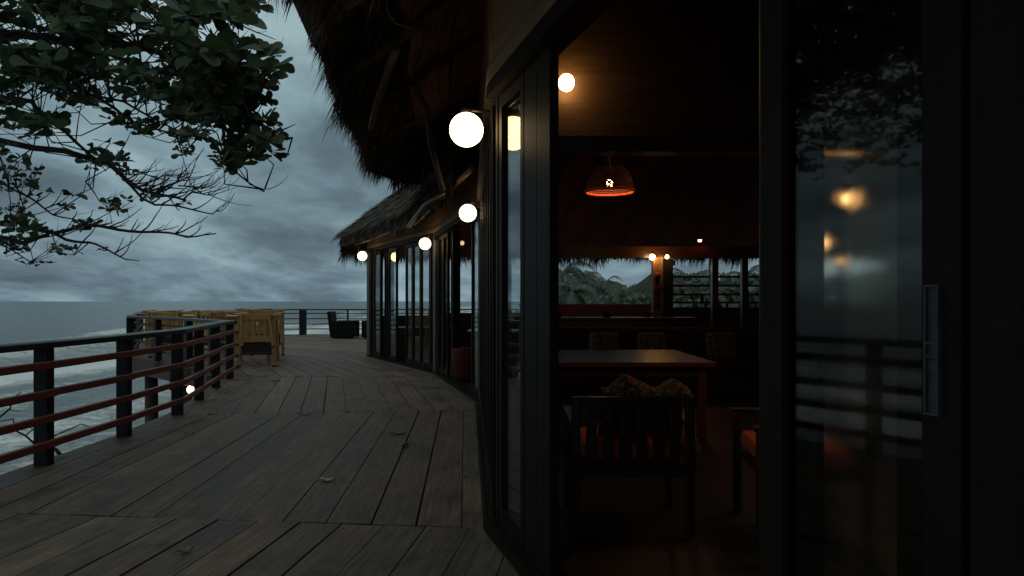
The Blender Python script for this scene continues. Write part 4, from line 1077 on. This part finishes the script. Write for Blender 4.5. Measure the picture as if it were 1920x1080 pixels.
# ------------------------------------------------------------------ palms and bushes behind the pavilion
def palm(x, y, top, rr, label, size=2.6):
    gz = ground_z(x, y)-.2; root = empty('palm_tree', (x, y, gz), label, 'tree', 'palm trees behind the pavilion')
    lean = rr.uniform(-.8, .8); m = MB(); pts = [Vector((x+lean*(t**1.6), y, lerp(gz, top, t))) for t in (0, .25, .5, .75, 1)]
    m.tube(pts, [.22, .17, .15, .13, .12], 8); m.build('trunk', M['ptrunk'], root)
    c_ = pts[-1]; f = MB()
    for k in range(17):
        az = 2.4*k+rr.uniform(-.3, .3); el = rr.uniform(-.2, 1.1); d = Vector((math.cos(az)*math.cos(el), math.sin(az)*math.cos(el), math.sin(el)))
        L = size*rr.uniform(.8, 1.1); q = c_.copy(); prev = q; n_ = 12; P_ = [q.copy()]
        for i in range(n_):
            d = (d+Vector((0, 0, -.13-.015*i))).normalized(); q = q+d*L/n_; P_.append(q.copy())
            sd = d.cross(Vector((0, 0, 1)))
            if sd.length < .01: sd = Vector((1, 0, 0))
            sd.normalize()
            for s in (-1, 1):
                for h_ in (0, .5):
                    pp_ = P_[-2].lerp(q, h_); ll = L*.26*math.sin(math.pi*min(.96, (i+h_+1.2)/(n_+1)))+.05
                    e_ = pp_+(sd*s+d*.55+Vector((0, 0, -.55+rr.uniform(-.15, .15)))).normalized()*ll; w_ = d*.035
                    f.face([pp_-w_, pp_+w_, e_])
        f.tube(P_, [.03*(1-i/(n_+1)) for i in range(n_+1)], 4, cap=False)
    f.build('crown', M['palm'], root)
rp = random.Random(17)
PL = [(1052, 506, 34, 'slender palm at the left end of the garden opening, its crown under the eave'), (1085, 512, 46, 'palm with a feathery crown, second from the left of the garden opening'),
      (1110, 540, 40, 'low palm in front of the taller palms'), (1133, 524, 60, 'far palm standing alone before the sky gap'), (1153, 534, 66, 'far palm right of the sky gap centre'),
      (1065, 540, 26, 'nearest palm with drooping fronds beside the window sill'), (1098, 528, 70, 'distant palm between two nearer crowns'), (1172, 545, 50, 'low palm left of the thatched hut'), (1290, 520, 36, 'palm behind the rails right of the column'), (1400, 512, 40, 'palm behind the rails near the door frame'), (1340, 540, 30, 'low palm behind the rails in the middle')]
for (u, v, y, lb) in PL:
    p = at(u, v, y); palm(p.x, y, p.z-.2, rp, lb, 2.4 if y > 30 else 1.5)
def bush(x, y, w, h, rr, label):
    gz = ground_z(x, y)-.3; root = empty('bush', (x, y, gz), label, 'bush', 'bushes behind the pavilion'); lf = MB(); st = MB()
    H_ = h-gz; cl = [(Vector((x+rr.uniform(-.5, .5)*w, y+rr.uniform(-.3, .3)*w, gz+H_*rr.uniform(.35, .85))), rr.uniform(.2, .36)*w) for _ in range(9)]
    for c_, r_ in cl:
        st.tube([Vector((x, y, gz)), Vector((x, y, gz)).lerp(c_, .6)+Vector((rr.uniform(-.1, .1), 0, 0)), c_], [.06, .04, .015], 5)
        for k in range(170):
            d = Vector((rr.gauss(0, 1), rr.gauss(0, 1), rr.gauss(0, 1))).normalized(); p = c_+d*r_*rr.uniform(.5, 1.08); p.z = min(p.z, h+.2)
            a = Vector((rr.uniform(-1, 1), rr.uniform(-1, 1), rr.uniform(-1, 1))).normalized()*w*.06; b = a.cross(d).normalized()*w*.035
            lf.face([p-a, p-b, p+a, p+b])
    st.build('stem', M['bark'], root); lf.build('foliage', M['bush'], root)
bl = ['leftmost rounded bush below the palms', 'broad bush below the second palm', 'bush in the middle of the garden opening', 'small bush before the sky gap', 'light green bush beside the thatched hut', 'dense bush behind the left rails', 'dense bush behind the middle rails', 'dense bush behind the right rails', 'far bush at the end of the garden', 'tall bush behind the first palm', 'tall bush at the end of the rails']
for i, (u, v, y, w) in enumerate([(1060, 545, 36, 4), (1095, 540, 42, 5), (1130, 548, 38, 4), (1155, 552, 44, 4), (1195, 545, 24, 2), (1275, 535, 30, 4), (1330, 530, 32, 5), (1400, 530, 34, 5), (1160, 540, 80, 9), (1060, 525, 55, 7), (1450, 525, 38, 5)]):
    p = at(u, v, y); bush(p.x, y, w, p.z, rp, bl[i])
wd = MB(); rr = random.Random(2)   # far wood behind
for k in range(15000):
    x = rr.uniform(4, 190); y = rr.uniform(95, 130); t = x/y
    zt = 1.35+(2.0+1.8*mnoise.noise(Vector((x*.09, 0, 0)))+.7*mnoise.noise(Vector((x*.4, 0, 0))))+max(0, x-22)*.08; z = rr.uniform(-5, zt)
    p = Vector((x, y, z)); a = Vector((rr.uniform(-1, 1), rr.uniform(-1, 1), rr.uniform(-1, 1))).normalized()*.8; b = Vector((rr.uniform(-1, 1), rr.uniform(-1, 1), rr.uniform(-1, 1))).cross(a).normalized()*.45
    wd.face([p-a, p-b, p+a, p+b])
o = wd.build('far_wood', M['bush'], None, rel=(30, 110, -6)); tag(o, 'hazy line of far trees beyond the garden', 'wood', kind='stuff')
# thatched hut
hut = empty('thatched_hut', (5.50, 25, ground_z(5.50, 25)), 'small round thatched hut roof right of the palms', 'hut')
m = MB(); gz = ground_z(5.50, 25)-.2; m.tube([(5.50, 25, gz), (5.50, 25, 2.3)], .08, 8)
m.build('post', M['pile'], hut)
m = MB(); rr = random.Random(9)
m.mesh([(5.50, 25, 2.62)]+[(5.50+1.15*math.cos(2*math.pi*k/20), 25+1.15*math.sin(2*math.pi*k/20), 1.78) for k in range(20)], [(0, 1+k, 1+(k+1) % 20) for k in range(20)])
for k in range(2200):
    a = rr.uniform(0, 2*math.pi); q = rr.random()**.7; c_ = Vector((math.cos(a), math.sin(a), 0)); p = Vector((5.50, 25, 2.62-.84*q+.03))+c_*1.15*q
    dn = (c_*1.15+Vector((0, 0, -.84+rr.uniform(-.25, .2)))).normalized(); sd = Vector((-c_.y, c_.x, 0))*.014; e_ = p+dn*rr.uniform(.2, .45)
    m.face([p-sd, p+sd, e_])
m.build('roof', M['thatch'], hut)
